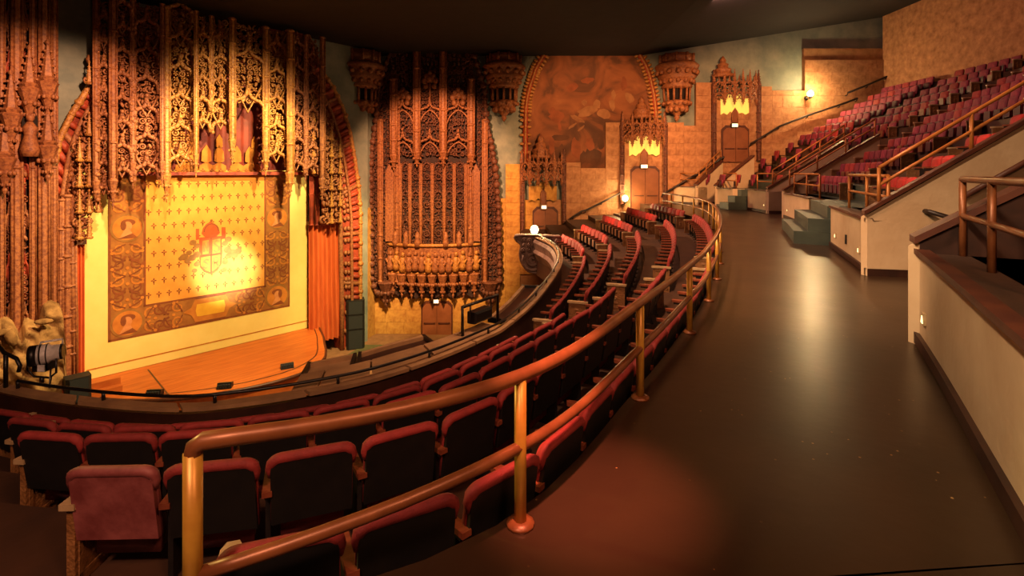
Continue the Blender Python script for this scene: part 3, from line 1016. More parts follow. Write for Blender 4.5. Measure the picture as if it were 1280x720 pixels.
# crosses
mb = MB()
nx_, nz_ = 13, 10
for k in range(nz_):
    for i in range(nx_):
        x = X0 + BW + LH * (i + 0.5 + (0.25 if k % 2 else -0.25)) / nx_
        z = ZB + BW + 0.45 + k * 0.7
        for a, b in ((0, .13), (.12, 0), (0, -.13), (-.12, 0)):
            mb.flat([(x + a * .1, z + b * .1), (x + a * .6 + b * .35, z + b * .6 - a * .35), (x + a * 1.1, z + b * 1.1), (x + a * .6 - b * .35, z + b * .6 + a * .35)], -0.026)
        mb.flat([(x - .02, z - .2), (x + .02, z - .2), (x + .02, z), (x - .02, z)], -0.026)
mb.build('cross_motifs', M['print_brown'], fc, kind='stuff')
# crest
PX = lambda pts, w=0.04: px(SP, pts, w)
mb = MB()
mb.flat(PX([(249, 297), (277, 295), (278, 315), (277, 330), (272, 338), (264, 343), (255, 340), (250, 334), (249, 318)]), -0.036)
mb.flat(PX([(245, 289), (245, 286), (249, 286), (249, 288), (249, 299), (245, 300)]), -0.036)
mb.flat(PX([(277, 287), (277, 284), (282, 284), (282, 298), (277, 299)]), -0.036)
mb.flat(PX([(252, 292), (254, 285), (258, 280), (263, 277), (269, 280), (273, 285), (275, 291), (270, 296), (257, 297)]), -0.036)
crest = mb.build('crest', M['print_red'], fc, label='red heraldic crest with quartered shield')
mb = MB()
for (u, v, r_) in ((241, 303, 4.5), (246, 307, 4), (285, 299, 4.5), (281, 304, 4), (236, 316, 4), (230, 321, 5.5), (240, 322, 5), (226, 323, 3.5), (234, 326, 4), (246, 318, 5), (284, 312, 5), (290, 315, 5), (297, 314, 5), (293, 319, 4.5), (286, 319, 4.5), (299, 310, 3), (246, 330, 4), (281, 327, 4), (243, 338, 3.5), (280, 337, 3.5)):
    c_ = SP.at(u, v); e_ = SP.at(u + r_, v)
    mb.disc(c_[0], c_[1], e_[0] - c_[0], -0.030 - .0002 * r_ - .00003 * u, 9, (e_[0] - c_[0]) * 0.85)
mb.build('mantling', M['print_olive'], crest, kind='stuff')
mb = MB()
mb.flat(PX([(251, 322), (263, 320), (263, 340), (257, 338), (251, 332)]), -0.042)
mb.flat(PX([(253, 301), (261, 300), (261, 317), (253, 318)]), -0.042)
mb.flat(PX([(265, 320), (275.5, 318), (275, 330), (270, 336), (265, 339)]), -0.042)
mb.flat(PX([(265.5, 300), (275.5, 298), (275.5, 315.5), (265.5, 317)]), -0.042)
mb.build('shield_quarters', M['print_ochre'], crest)
mb = MB()
for L_ in ([(254.5, 315), (254.5, 303), (259.5, 314), (259.5, 302)],
           [(274, 301.5), (270, 300.5), (267.5, 304), (273, 308.5), (273.5, 312), (270, 315), (267, 313)],
           [(261, 325), (257.5, 324), (254.5, 326.5), (259.5, 330), (260, 333), (257, 335), (253.5, 333.5)],
           [(267.3, 336), (267.3, 322), (271, 321), (273, 324), (271, 327.5), (267.5, 328.5), (270, 328.3), (273.5, 334)]):
    mb.ribbon(px(SP, L_), 0.085, -0.047)
mb.build('shield_letters', M['print_olive'], crest)
mb = MB()
mb.ribbon(px(SP, [(263.6, 297), (263.6, 341)]), 0.06, -0.046); mb.ribbon(px(SP, [(250, 320), (277, 317)]), 0.06, -0.046)
c_ = SP.at(264, 287)
mb.ribbon([(c_[0] + .36 * cos(a / 8 * pi), c_[1] - .1 + .42 * sin(a / 8 * pi)) for a in range(9)], 0.06, -0.046)
mb.disc(c_[0], c_[1] + 0.5, 0.07, -0.046, 8)
mb.build('shield_lines', M['print_brown'], crest)
# title plaque at the bottom of the border
zc = ZB + BW / 2
h_ = BW * 0.42
mb = MB(); mb.flat([(PLC - PLW / 2, zc), (PLC - PLW / 2 + .4, zc + h_ * .3), (PLC - PLW / 2 + .6, zc + h_), (PLC + PLW / 2 - .6, zc + h_), (PLC + PLW / 2 - .4, zc + h_ * .3), (PLC + PLW / 2, zc), (PLC + PLW / 2 - .4, zc - h_ * .3), (PLC + PLW / 2 - .6, zc - h_), (PLC - PLW / 2 + .6, zc - h_), (PLC - PLW / 2 + .4, zc - h_ * .3)], -0.033)
pl = mb.build('title_plaque', M['print_ochre'], fc)
mb = MB(); hw = PLW * 0.25; mb.flat([(PLC - hw, zc - .3), (PLC - hw + .1, zc - .33), (PLC + hw, zc - .33), (PLC + hw + .06, zc), (PLC + hw, zc + .33), (PLC - hw, zc + .33), (PLC - hw - .06, zc)], -0.037)
mb.build('plaque_panel', M['print_gold'], pl)
mb = MB(); mb.ribbon([(PLC - PLW / 2 + .6, zc + h_), (PLC + PLW / 2 - .6, zc + h_)], .06, -0.039); mb.ribbon([(PLC - PLW / 2 + .6, zc - h_), (PLC + PLW / 2 - .6, zc - h_)], .06, -0.039)
mb.build('plaque_lines', M['print_brown'], pl, kind='stuff')

# batten and draped red and gold valance above the curtain
mb = MB(); mb.box(XS(148), XS(392), -0.55, -0.25, SP.at(260, 219, .4)[1], SP.at(260, 215, .4)[1])
mb.build('curtain_batten', M['carve_red'], wall_stage)
root = stage_root('valance', label='dark red and gold patterned valance behind the hanging tracery', cat='valance')
za, zb_ = SP.at(285, 215, 0)[1], SP.at(285, 148, 0)[1]
nseg = 60
xa, xb = XS(150), XS(400)
mb = MB()
A = [(xa + (xb - xa) * i / nseg, 0.15 + 0.12 * sin(i * 1.9)) for i in range(nseg + 1)]
mb.add([(p[0], p[1], za) for p in A] + [(p[0], p[1], zb_ + 4) for p in A], [(i, i + 1, nseg + 2 + i, nseg + 1 + i) for i in range(nseg)], True)
mb.build('drape_cloth', M['drape_red'], root)
mb = MB()
for u in (229, 238, 258, 274, 296, 312, 318):
    x = XS(u)
    for (dz, h2, w2) in ((0.05, .5, .75), (0.6, .9, .5), (1.4, .7, .36)):
        if u in (229, 258, 296, 312) and dz > 1: continue
        mb.prism([(x - w2 / 2, za + dz), (x, za + dz - .12), (x + w2 / 2, za + dz), (x + w2 / 2.2, za + dz + h2 * .6), (x, za + dz + h2), (x - w2 / 2.2, za + dz + h2 * .6)], -0.02, 0.02)
mb.build('gold_pattern', M['print_ochre'], root)

# orange side drapes
def drape(name, label, u0, u1, v_top, y0, depth, amp, k, flare):
    r_ = stage_root(name, label=label, cat='drape')
    xa, xb = XS(u0, -y0), XS(u1, -y0)
    zt = SP.at((u0 + u1) / 2, v_top, -y0)[1]
    mb_ = MB()
    n_ = k * 8
    rows = [(STAGE_Z - 0.9 if y0 < -0.2 else STAGE_Z + 0.03, 1.0 + flare), (STAGE_Z + 2, 1.0 + flare * .4), (zt, 1.0)]
    vs_ = []
    for z_, fl_ in rows:
        for i in range(n_ + 1):
            t = i / n_
            vs_.append((xa + (xb - xa) * t * fl_, y0 + amp * fl_ * sin(t * k * 2 * pi) + amp * .3 * sin(t * k * 5.1), z_))
    n1 = n_ + 1
    mb_.add(vs_, [(r * n1 + i, r * n1 + i + 1, (r + 1) * n1 + i + 1, (r + 1) * n1 + i) for r in range(2) for i in range(n_)], True)
    mb_.build('pleated_cloth', M['drape'], r_)
    mb_ = MB(); mb_.box(xa - .05, xb + .05, y0 - .16, y0 + .16, zt - .02, zt + .18)
    mb_.build('heading_band', M['carve_dark'], r_)
    return r_


for u in (389, 396, 404, 411):
    mb = MB(); shaft(mb, XS(u, .75), -.75, SP.at(u, 281, .75)[1], SP.at(u, 205, .75)[1], .11, 2)
    mb.build('soffit_shaft', M['carve_red'], wall_stage)
mb = MB(); mb.ribbon([to_local(SP, fl(185, 462, STAGE_Z)), to_local(SP, fl(214, 498, STAGE_Z))], .07, 0)
mb.v = [(a_, c_, STAGE_Z + .008) for a_, b_, c_ in mb.v]
mb.build('floor_seam', M['wood_dark'], bpy.data.objects['stage_floor'])
drape('side_drape', 'orange pleated drape hanging beside the speaker tower', 386, 424, 279, -0.5, .3, 0.13, 7, 0.12)
drape('side_drape', 'narrow orange drape at the stage edge behind the spotlight', 93, 106, 305, -0.35, .3, 0.06, 3, 0.0)

# ------------------------------------------------------------------ proscenium arch
pa = stage_root('proscenium_arch', label='red ribbed gothic proscenium arch with crocketed outer edge', cat='arch')
for (o_, i_, nm, uo) in ((oR, iR, 'right', 1), (oL, iL, 'left', -1)):
    mb = MB()
    n = min(len(o_), len(i_))
    vs_ = [(x, -W_A, z) for x, z in o_[:n]] + [(x, -W_A + .35, z) for x, z in i_[:n]] + [(x, -0.3, z) for x, z in o_[:n]] + [(x, 0.3, z) for x, z in i_[:n]]
    fs = []
    for k in range(n - 1):
        fs += [(k, k + 1, n + k + 1, n + k), (k, 2 * n + k, 2 * n + k + 1, k + 1), (n + k, n + k + 1, 3 * n + k + 1, 3 * n + k)]
    mb.add(vs_, fs)
    band = mb.build('arch_band', M['carve_red'], pa)
    mb = MB()
    t2(mb, o_, -W_A - .05, 0.14, 6)
    crockets(mb, o_, -W_A - .1, 0.17, 0.62, 5)
    mb.build('outer_moulding', M['carve_gold'], band)
    mb = MB()
    t2(mb, i_, -W_A + .25, 0.16, 6)
    mid = [((a[0] + b[0]) / 2, (a[1] + b[1]) / 2) for a, b in zip(o_, i_)]
    t2(mb, mid, -W_A - .02, 0.10, 6)
    mb.build('inner_moulding', M['carve'], band)
    # ribs across the band, one by one
    P_ = catmull([(a[0], a[1], b[0], b[1]) for a, b in zip(o_, i_)], 8)
    acc = 0
    cnt = 0
    for a, b in zip(P_, P_[1:]):
        acc += hypot(b[0] - a[0], b[1] - a[1])
        if acc > 0.42:
            acc = 0; cnt += 1
            big = cnt % 6 == 0
            mb = MB()
            f0, f1 = (0.0, 1.0) if big else (0.06, 0.48)
            q0 = (a[0] + (a[2] - a[0]) * f0, a[1] + (a[3] - a[1]) * f0); q1 = (a[0] + (a[2] - a[0]) * f1, a[1] + (a[3] - a[1]) * f1)
            mb.tube([(q0[0], -W_A - .02, q0[1]), (q1[0], -W_A + (.3 if big else .12), q1[1])], 0.14 if big else 0.15, 6)
            mb.build('rib', M['carve'] if big else M['carve_red'], band)
    mb = MB()
    for k, (a, b) in enumerate(zip(P_, P_[1:])):
        if k % 2: continue
        for f_ in (0.6, 0.78):
            mb.blob((a[0] + (a[2] - a[0]) * f_, -W_A + .15, a[1] + (a[3] - a[1]) * f_), .13, .12, .16, 5, 4)
    mb.build('carved_leaves', M['carve'], band, kind='stuff')

# ------------------------------------------------------------------ hanging tracery canopy
W_C = 1.7
cn = stage_root('tracery_canopy', label='golden hanging gothic tracery canopy over the stage curtain', cat='canopy')
shafts = [(120, 262, 9), (139, 262, 11), (166, 237, 8), (200, 234, 7), (208, 254, 11), (242, 224, 7), (264, 150, 7), (287, 208, 10), (332, 221, 11), (359, 248, 12), (382, 228, 8), (399, 252, 9)]
ztop = 10.3
xs_ = []
for k, (u, v, wpx) in enumerate(shafts):
    x, zb_ = SP.at(u, v, W_C)
    D = SP.world(x, -W_C, 0)[1]
    r = wpx * D / F / 2 * 0.62
    y = -W_C - (0.35 if k % 2 else 0.0)
    h = min(1.9, 1.0 + r * 3)
    gold = 'carve_gold' if 4 <= k <= 9 else 'carve'
    mb = MB(); shaft(mb, x, y, zb_ + h, ztop, r, 5)
    sh = mb.build('shaft', M[gold], cn)
    mb = MB(); pendant(mb, x, y, zb_ + h + .02, h, r * 1.25)
    mb.build('pendant', M[gold], sh)
    xs_.append((x, zb_ + h, r))
bays = [i for i in range(len(xs_) - 1)]
for i in bays:
    xa, za_, ra_ = xs_[i]; xb, zb2, rb_ = xs_[i + 1]
    if xb - xa < 0.3: continue
    w = xb - xa
    zb0 = max(za_, zb2) - 0.9
    if i in (5, 6): zb0 = SP.at(255, 165, W_C)[1]
    if i == 7: zb0 = SP.at(310, 150, W_C)[1]
    y = -W_C + .25
    mb = MB()
    lace(mb, xa, xb, zb0 + w * 0.5, ztop, y, 0.30, 40 + i, r=.045)
    lace(mb, xa, xb, zb0 + w * 0.9, ztop, y + .3, 0.42, 140 + i, r=.07)
    mb.build('tracery_panel', M['carve_gold' if 3 <= i <= 8 else 'carve'], cn, kind='stuff')
    # ogee frames, arch by arch up the bay
    z_ = zb0
    hh = max(w * 1.5, 1.3)
    k = 0
    while z_ < ztop - .5:
        mb = MB()
        t2(mb, ogee(xa + .05, xb - .05, z_, hh * .8), y - .25, 0.105, 5)
        pt = ogee(xa + .05, xb - .05, z_, hh * .8)
        crockets(mb, pt, y - .32, 0.09, 0.3, i)
        if k % 2 == 0:
            t2(mb, [(xa + .05, z_ + hh * .8), ((xa + xb) / 2, z_ + hh * .15), (xb - .05, z_ + hh * .8)], y - .2, 0.07, 5)
        mb.build('ogee_arch', M['carve_gold' if 3 <= i <= 8 else 'carve'], cn)
        z_ += hh * .85; k += 1
# carved clusters filling the haunches of the arch
for (poly, nm, seed) in (([(100, 110), (128, 91), (128, 240), (112, 300), (97, 300), (92, 250), (92, 200), (104, 160)], 'left', 3), ([(372, 95), (395, 91), (425, 190), (428, 278), (405, 278), (400, 225), (384, 205)], 'right', 4)):
    pp = px(SP, poly, W_C - .5)
    if nm == 'left': pp = [SP.at(150, 20, W_C - .5)] + pp
    xs2 = [p[0] for p in pp]; zs2 = [p[1] for p in pp]
    mb = MB(); lace(mb, min(xs2), max(xs2), min(zs2), max(zs2), -W_C + .5, 0.34, seed, in_poly(pp), r=.06)
    lace(mb, min(xs2), max(xs2), min(zs2), max(zs2), -W_C + .75, 0.5, seed + 9, in_poly(pp), r=.10)
    mb.build('haunch_tracery', M['carve'], cn, kind='stuff')
    mb = MB()
    rr = random.Random(seed)
    cxm = sum(xs2) / len(xs2)
    ip = in_poly(pp)
    for k in range(9):
        z_ = min(zs2) + (max(zs2) - min(zs2)) * (k + .5) / 9
        for i_ in range(5):
            x_ = min(xs2) + (max(xs2) - min(xs2)) * (i_ + .5) / 5
            if ip(x_, z_): pinnacle(mb, x_, -W_C + .25, z_ - .5, 1.1, .13)
    mb.build('haunch_pinnacles', M['carve_gold'], cn)

# ------------------------------------------------------------------ tall carved tower at the edge of the stage wall
tw = stage_root('carved_tower', label='tall dark red carved gothic tower beside the stage arch', cat='tower')
W_T = 1.3
TX = [SP.at(u, 300, W_T)[0] for u in (-70, -48, -22, 2, 21, 41, 55, 68)]
zb_ = SP.at(30, 440, W_T)[1]
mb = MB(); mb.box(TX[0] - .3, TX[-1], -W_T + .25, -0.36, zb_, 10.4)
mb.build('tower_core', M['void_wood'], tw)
for k, x in enumerate(TX):
    mb = MB(); shaft(mb, x, -W_T, zb_ - .2, 10.4, 0.09 if k % 2 else 0.15, 2)
    mb.build('shaft', M['carve'], tw)
for k, (xa, xb) in enumerate(zip(TX, TX[1:])):
    w = xb - xa
    z_ = zb_
    m_ = 0
    while z_ < 10:
        mb = MB()
        H = 2.1
        t2(mb, parch(xa + .15, xb - .15, z_ + H * .45, H * .4), -W_T + .1, 0.06, 5)
        t2(mb, ogee(xa + .12, xb - .12, z_ + H * .5, H * .5), -W_T + .02, 0.055, 5)
        t2(mb, [((xa + xb) / 2, z_), ((xa + xb) / 2, z_ + H * .8)], -W_T + .12, 0.045, 5)
        mb.build('lancet', M['carve_red' if m_ % 2 else 'carve'], tw)
        z_ += H; m_ += 1
    mb = MB(); lace(mb, xa + .1, xb - .1, zb_, 10.2, -W_T + .16, 0.27, 70 + k, r=.045)
    mb.build('tracery_panel', M['carve_dark' if k % 2 else 'carve'], tw, kind='stuff')
mb = MB(); x0n, z1n = SP.at(27, 128, W_T + .2); x1n, z0n = SP.at(47, 196, W_T + .2)
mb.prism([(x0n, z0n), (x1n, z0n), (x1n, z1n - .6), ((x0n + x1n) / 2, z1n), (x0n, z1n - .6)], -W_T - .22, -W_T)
mb.build('niche_recess', M['recess'], tw)  # dark block stands in for the shade inside a niche
mb = MB(); xm = (x0n + x1n) / 2
mb.lathe([(.3, z0n), (.34, z0n + .3), (.2, z0n + .9), (.26, z0n + 1.2), (.1, z0n + 1.45)], xm, -W_T - .35, 8); mb.blob((xm, -W_T - .38, z0n + 1.62), .15, .15, .19, 7, 5)
mb.build('niche_figure', M['carve'], tw)
# niche canopies high on the tower
for k, (u, v) in enumerate(((14, 150), (37, 118), (60, 190), (6, 205), (60, 110))):
    x, z_ = SP.at(u, v, W_T + .4)
    mb = MB(); pendant(mb, x, -W_T - .3, z_ + .3, 1.6, .3)
    pinnacle(mb, x, -W_T - .3, z_ + .3, 1.8, .28)
    mb.build('niche_canopy', M['carve'], tw)
# shafts flanking the arch foot
for (u, v0, v1, r) in ((76, 250, 470, .13), (84, 245, 470, .16), (90, 300, 470, .12)):
    mb = MB(); x = XS(u, 1.0)
    shaft(mb, x, -1.05, SP.at(u, v1, 1)[1], SP.at(u, v0, 1)[1], r, 6)
    mb.build('clustered_shaft', M['carve'], tw)

# ------------------------------------------------------------------ rough tan plaster base below the tower
root = stage_root('rock_base', label='rough tan rock-like plaster base with jagged top below the tower', cat='rockwork')
top = [(-80, 400), (-50, 385), (-30, 410), (-10, 395), (0, 405), (8, 398), (17, 401), (22, 412), (28, 420), (31, 404), (38, 396), (46, 400), (50, 405), (53, 392), (58, 380), (66, 377), (75, 379), (80, 386), (82, 400), (82, 420), (87, 430), (89, 445)]
W_R = 2.2
tp = px(SP, top, W_R)
mb = MB()
nx_, nz_ = 70, 40
x0_, x1_ = tp[0][0], tp[-1][0]


def topz(x):
    for a, b in zip(tp, tp[1:]):
        if a[0] <= x <= b[0]:
            return a[1] + (b[1] - a[1]) * (x - a[0]) / max(b[0] - a[0], 1e-6)
    return tp[-1][1]


vs_ = []
for k in range(nz_ + 1):
    for i in range(nx_ + 1):
        x = x0_ + (x1_ - x0_) * i / nx_
        zt = topz(x)
        z_ = STALLS_Z + (zt - STALLS_Z) * k / nz_
        y = -W_R - 0.30 * sin(x * 2.3 + sin(z_ * 1.7) * 1.4) * cos(z_ * 1.9 + x) - 0.12 * sin(x * 6.1 + z_ * 4.3) * sin(z_ * 5.2 - x * 3) - 0.07 * sin(x * 13 + z_ * 9)
        if k > nz_ - 4: y += 0.12 * (k - nz_ + 4) ** 1.5
        if i > nx_ - 4: y += 0.12 * (i - nx_ + 4) ** 1.5
        vs_.append((x, y, z_))
n1 = nx_ + 1
mb.add(vs_, [(k * n1 + i, k * n1 + i + 1, (k + 1) * n1 + i + 1, (k + 1) * n1 + i) for k in range(nz_) for i in range(nx_)], True)
b0 = [(vs_[nz_ * n1 + i]) for i in range(n1)]
mb.add(b0 + [(p[0], -1.2, p[2]) for p in b0], [(i, i + 1, n1 + i + 1, n1 + i) for i in range(n1 - 1)])
s0_ = [vs_[k * n1 + nx_] for k in range(nz_ + 1)]
mb.add(s0_ + [(p[0], -1.2, p[2]) for p in s0_], [(k, k + 1, nz_ + 2 + k, nz_ + 1 + k) for k in range(nz_)])
mb.build('rock_face', M['rock'], root)
mb = MB()
rr = random.Random(9)
for k in range(10):
    x = rr.uniform(x0_, x1_ - .5); z_ = rr.uniform(STALLS_Z + 3, topz(x) - .1)
    mb.blob((x, -W_R - .1, z_), rr.uniform(.12, .3), .16, rr.uniform(.2, .5), 7, 5, rr.random() * 3)
mb.build('lumps', M['rock'], root, kind='stuff')

# ------------------------------------------------------------------ loudspeakers
def speaker_tower(name, label, loc, rz, w, d, heights):
    r_ = empty(name, loc, rz, label=label, cat='speaker')
    z_ = 0
    for k, h in enumerate(heights):
        mb_ = MB()
        c = 0.12 * w
        mb_.prism_z([(-w / 2 + c, -d / 2), (w / 2 - c, -d / 2), (w / 2, -d / 2 + c), (w / 2, d / 2), (-w / 2, d / 2), (-w / 2, -d / 2 + c)], z_, z_ + h - .03)
        cb = mb_.build('cabinet', M['speaker'], r_)
        mb_ = MB(); mb_.box(-w / 2 + c + .02, w / 2 - c - .02, -d / 2 - .03, -d / 2, z_ + .06, z_ + h - .09)
        mb_.build('front_mesh', M['grille_cloth'], cb)
        z_ += h


p = fl(444, 434, STALLS_Z)
speaker_tower('speaker_tower', 'tall black three-box speaker tower beside the orange drape', (p[0], p[1], STALLS_Z), 0.35, 1.15, 1.0, (1.3, 0.95, 0.95))
p = SP.world(XS(97, 2.6), -2.6, 0)
speaker_tower('speaker_tower', 'dark speaker stack standing by the stage steps', (p[0], p[1], STALLS_Z), S_ROT, 0.85, .7, (1.5, 1.4))

# ------------------------------------------------------------------ carved organ screen on the side wall
def wall_root(name, **kw):
    return empty(name, (0, WALL_Y, 0), 0, **kw)


W_G = 0.7
og = wall_root('organ_screen', label='tall dark carved gothic organ screen between two hanging corbels', cat='screen')
outl = [(478, 91), (473, 115), (470, 150), (465, 180), (463, 215), (463, 260), (464, 300), (464, 345), (468, 362), (482, 378), (490, 364), (500, 372), (508, 366), (520, 374), (530, 366), (543, 374), (555, 366), (566, 374), (578, 366), (590, 372), (598, 362), (605, 372), (613, 382), (622, 365), (625, 345), (624, 300), (623, 260), (620, 215), (615, 185), (608, 150), (606, 115), (600, 91)]
ol = [WP.at(490, 55, .3)] + px(WP, outl, .3) + [WP.at(590, 55, .3), WP.at(545, 30, .3)]
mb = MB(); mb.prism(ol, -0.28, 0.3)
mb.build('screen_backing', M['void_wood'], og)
GX = lambda u, w=W_G: WP.at(u, 300, w)[0]
GZ = lambda v, w=W_G: WP.at(540, v, w)[1]
# outer borders
for side, pts in (('l', outl[0:10]), ('r', outl[22:])):
    P_ = px(WP, pts, .5)
    P_ = ([WP.at(492, 55, .5)] + P_) if side == 'l' else (P_ + [WP.at(588, 55, .5)])
    mb = MB(); t2(mb, P_, -.45, .13, 6); crockets(mb, P_, -.5, .24, .5, 3)
    mb.build('crocketed_edge', M['carve_dark'], og)
poly_l = px(WP, [(478, 91), (470, 150), (463, 215), (464, 345), (482, 376), (492, 360), (492, 200), (490, 91)], .5)
poly_r = px(WP, [(600, 91), (608, 150), (620, 215), (625, 345), (613, 380), (598, 360), (598, 200), (596, 91)], .5)
for pp, sd in ((poly_l, 1), (poly_r, 2)):
    xs2 = [p_[0] for p_ in pp]; zs2 = [p_[1] for p_ in pp]
    mb = MB(); lace(mb, min(xs2), max(xs2), min(zs2), max(zs2), -.35, .27, sd, in_poly(pp), r=.05)
    mb.build('border_tracery', M['carve_dark'], og, kind='stuff')
for u in (475, 496, 588, 606):
    mb = MB(); shaft(mb, GX(u), -.55, GZ(352), GZ(120 if u in (496, 588) else 150), .15, 7)
    mb.build('border_shaft', M['carve'], og)
for u in (486.5, 594.5):
    x = GX(u)
    mb = MB(); mb.prism([(x - .3, GZ(302)), (x + .3, GZ(302)), (x + .3, GZ(215)), (x, GZ(204)), (x - .3, GZ(215))], -.62, -.3)
    mb.build('flat_pilaster', M['carve'], og)
# central field: slender shafts and lancets
US = [500, 512, 525.5, 540, 555, 567.5, 582]
for u in US:
    mb = MB(); shaft(mb, GX(u), -.55, GZ(306), GZ(205), .085, 4)
    mb.build('slender_shaft', M['carve'], og)
zA = GZ(306)
for k, (a, b) in enumerate(zip([490] + US, US + [592])):
    xa, xb = GX(a), GX(b)
    for j in range(3):
        z_ = zA + j * 2.0
        mb = MB()
        t2(mb, parch(xa + .1, xb - .1, z_ + 1.2, .6), -.45, .055, 5)
        t2(mb, ogee(xa + .1, xb - .1, z_ + 1.35, .6), -.5, .05, 5)
        mb.ring(((xa + xb) / 2, -.45, z_ + .75), .2, .05, 8, 4)
        mb.build('lancet', M['carve_dark'], og)
    mb = MB(); lace(mb, xa + .08, xb - .08, zA, zA + 5.8, -.33, .22, 20 + k, r=.04)
    mb.build('tracery_panel', M['carve_dark'], og, kind='stuff')
# upper canopies with gables
for k, (a, b, vt) in enumerate(((488, 519, 118), (522, 553, 97), (556, 590, 118))):
    xa, xb = GX(a), GX(b)
    zt = GZ(vt)
    mb = MB(); lace(mb, xa, xb, GZ(195), zt - .3, -.5, .26, 50 + k, r=.05)
    mb.build('gable_tracery', M['carve_dark'], og, kind='stuff')
    for v in (190, 150):
        mb = MB()
        pts = ogee(xa + .05, xb - .05, GZ(v), 1.6)
        t2(mb, pts, -.78, .09, 5); crockets(mb, pts, -.85, .1, .28, k)
        t2(mb, parch(xa + .15, xb - .15, GZ(v) - .3, 1.0), -.7, .06, 5)
        mb.build('ogee_gable', M['carve'], og)
    mb = MB()
    xm = (xa + xb) / 2
    t2(mb, [(xm, GZ(150) + 1.4), (xm, zt - .3)], -.7, .07, 5)
    for (dx, dz, r_) in ((0, 0, .3), (-.38, -.12, .26), (.38, -.12, .26), (-.22, .2, .22), (.22, .2, .22), (0, .42, .2), (-.3, -.5, .22), (.3, -.5, .22)):
        mb.blob((xm + dx, -.7, zt + dz - .1), r_, r_ * .7, r_, 6, 4)
    mb.build('finial', M['carve'], og)
for u, v0, v1 in ((521, 60, 208), (554, 60, 208), (492, 100, 212), (589, 100, 212)):
    x = GX(u, .9)
    mb = MB(); shaft(mb, x, -.85, GZ(v1 - 18), GZ(v0), .2, 5); pendant(mb, x, -.85, GZ(v1 - 18), 1.1, .26)
    mb.build('canopy_shaft', M['carve'], og)
# gallery parapet with figures and finials
zp0, zp1 = GZ(344), GZ(306)
xa, xb = GX(483), GX(599)
mb = MB()
n = 24
A = [(xa + (xb - xa) * i / n, -.35 - .75 * sin(pi * i / n)) for i in range(n + 1)]
mb.add([(p_[0], p_[1], zp0 + .1) for p_ in A] + [(p_[0], p_[1], zp1) for p_ in A], [(i, i + 1, n + 2 + i, n + 1 + i) for i in range(n)], True)
mb.add([(p_[0], p_[1], zp1) for p_ in A] + [(p_[0], -.3, zp1) for p_ in A], [(i, i + 1, n + 2 + i, n + 1 + i) for i in range(n)])
mb.build('gallery_front', M['carve'], og)
mb = MB(); mb.tube([(p_[0], p_[1] - .05, zp1) for p_ in A], .12, 6); mb.tube([(p_[0], p_[1] - .05, zp0 + .2) for p_ in A], .1, 6)
mb.build('gallery_mouldings', M['carve_gold'], og)
rr = random.Random(12)
for i in range(14):
    t = (i + .5) / 14
    x = xa + (xb - xa) * t; y = -.45 - .75 * sin(pi * t)
    z_ = zp0 + .45 + .18 * rr.random()
    mb = MB()
    mb.lathe([(.24, z_ - .2), (.27, z_ + .1), (.2, z_ + .5), (.22, z_ + .7), (.1, z_ + .85)], x, y, 8)
    mb.blob((x + .03, y - .05, z_ + 1.0), .15, .15, .18, 7, 5)
    mb.blob((x - .2, y - .1, z_ + .45), .09, .1, .25, 5, 4, .4); mb.blob((x + .2, y - .12, z_ + .4), .09, .1, .25, 5, 4, -.5)
    mb.build('carved_figure', M['carve_gold' if rr.random() < .5 else 'carve'], og)
for u in (494, 508, 523, 558, 574, 588):
    t = (GX(u) - xa) / (xb - xa)
    mb = MB(); y = -.4 - .75 * sin(pi * t); mb.lathe([(.2, zp1 - .1), (.24, zp1 + .2), (.16, zp1 + .5), (.2, zp1 + .65), (.05, zp1 + .95)], GX(u), y, 8)
    mb.build('gallery_knob', M['carve'], og)
mb = MB()
lace(mb, xa, xb, zp0 - .9, zp0 + .3, -.5, .3, 31)
mb.build('gallery_fringe', M['carve_dark'], og, kind='stuff')
mb = MB()
lace(mb, GX(488), GX(592), GZ(130), GZ(60), -.4, .3, 91, r=.05)
mb.build('crown_tracery', M['carve_dark'], og, kind='stuff')
for i in range(9):
    t = (i + .5) / 9
    x = xa + (xb - xa) * t; y = -.35 - .7 * sin(pi * t)
    mb = MB(); pendant(mb, x, y, zp0 + .15, 1.75, .3)
    mb.build('gallery_pendant', M['carve'], og)
for u in (482, 613):
    mb = MB(); pendant(mb, GX(u), -.5, GZ(352), 1.9, .5); mb.build('corner_pendant', M['carve_dark'], og)

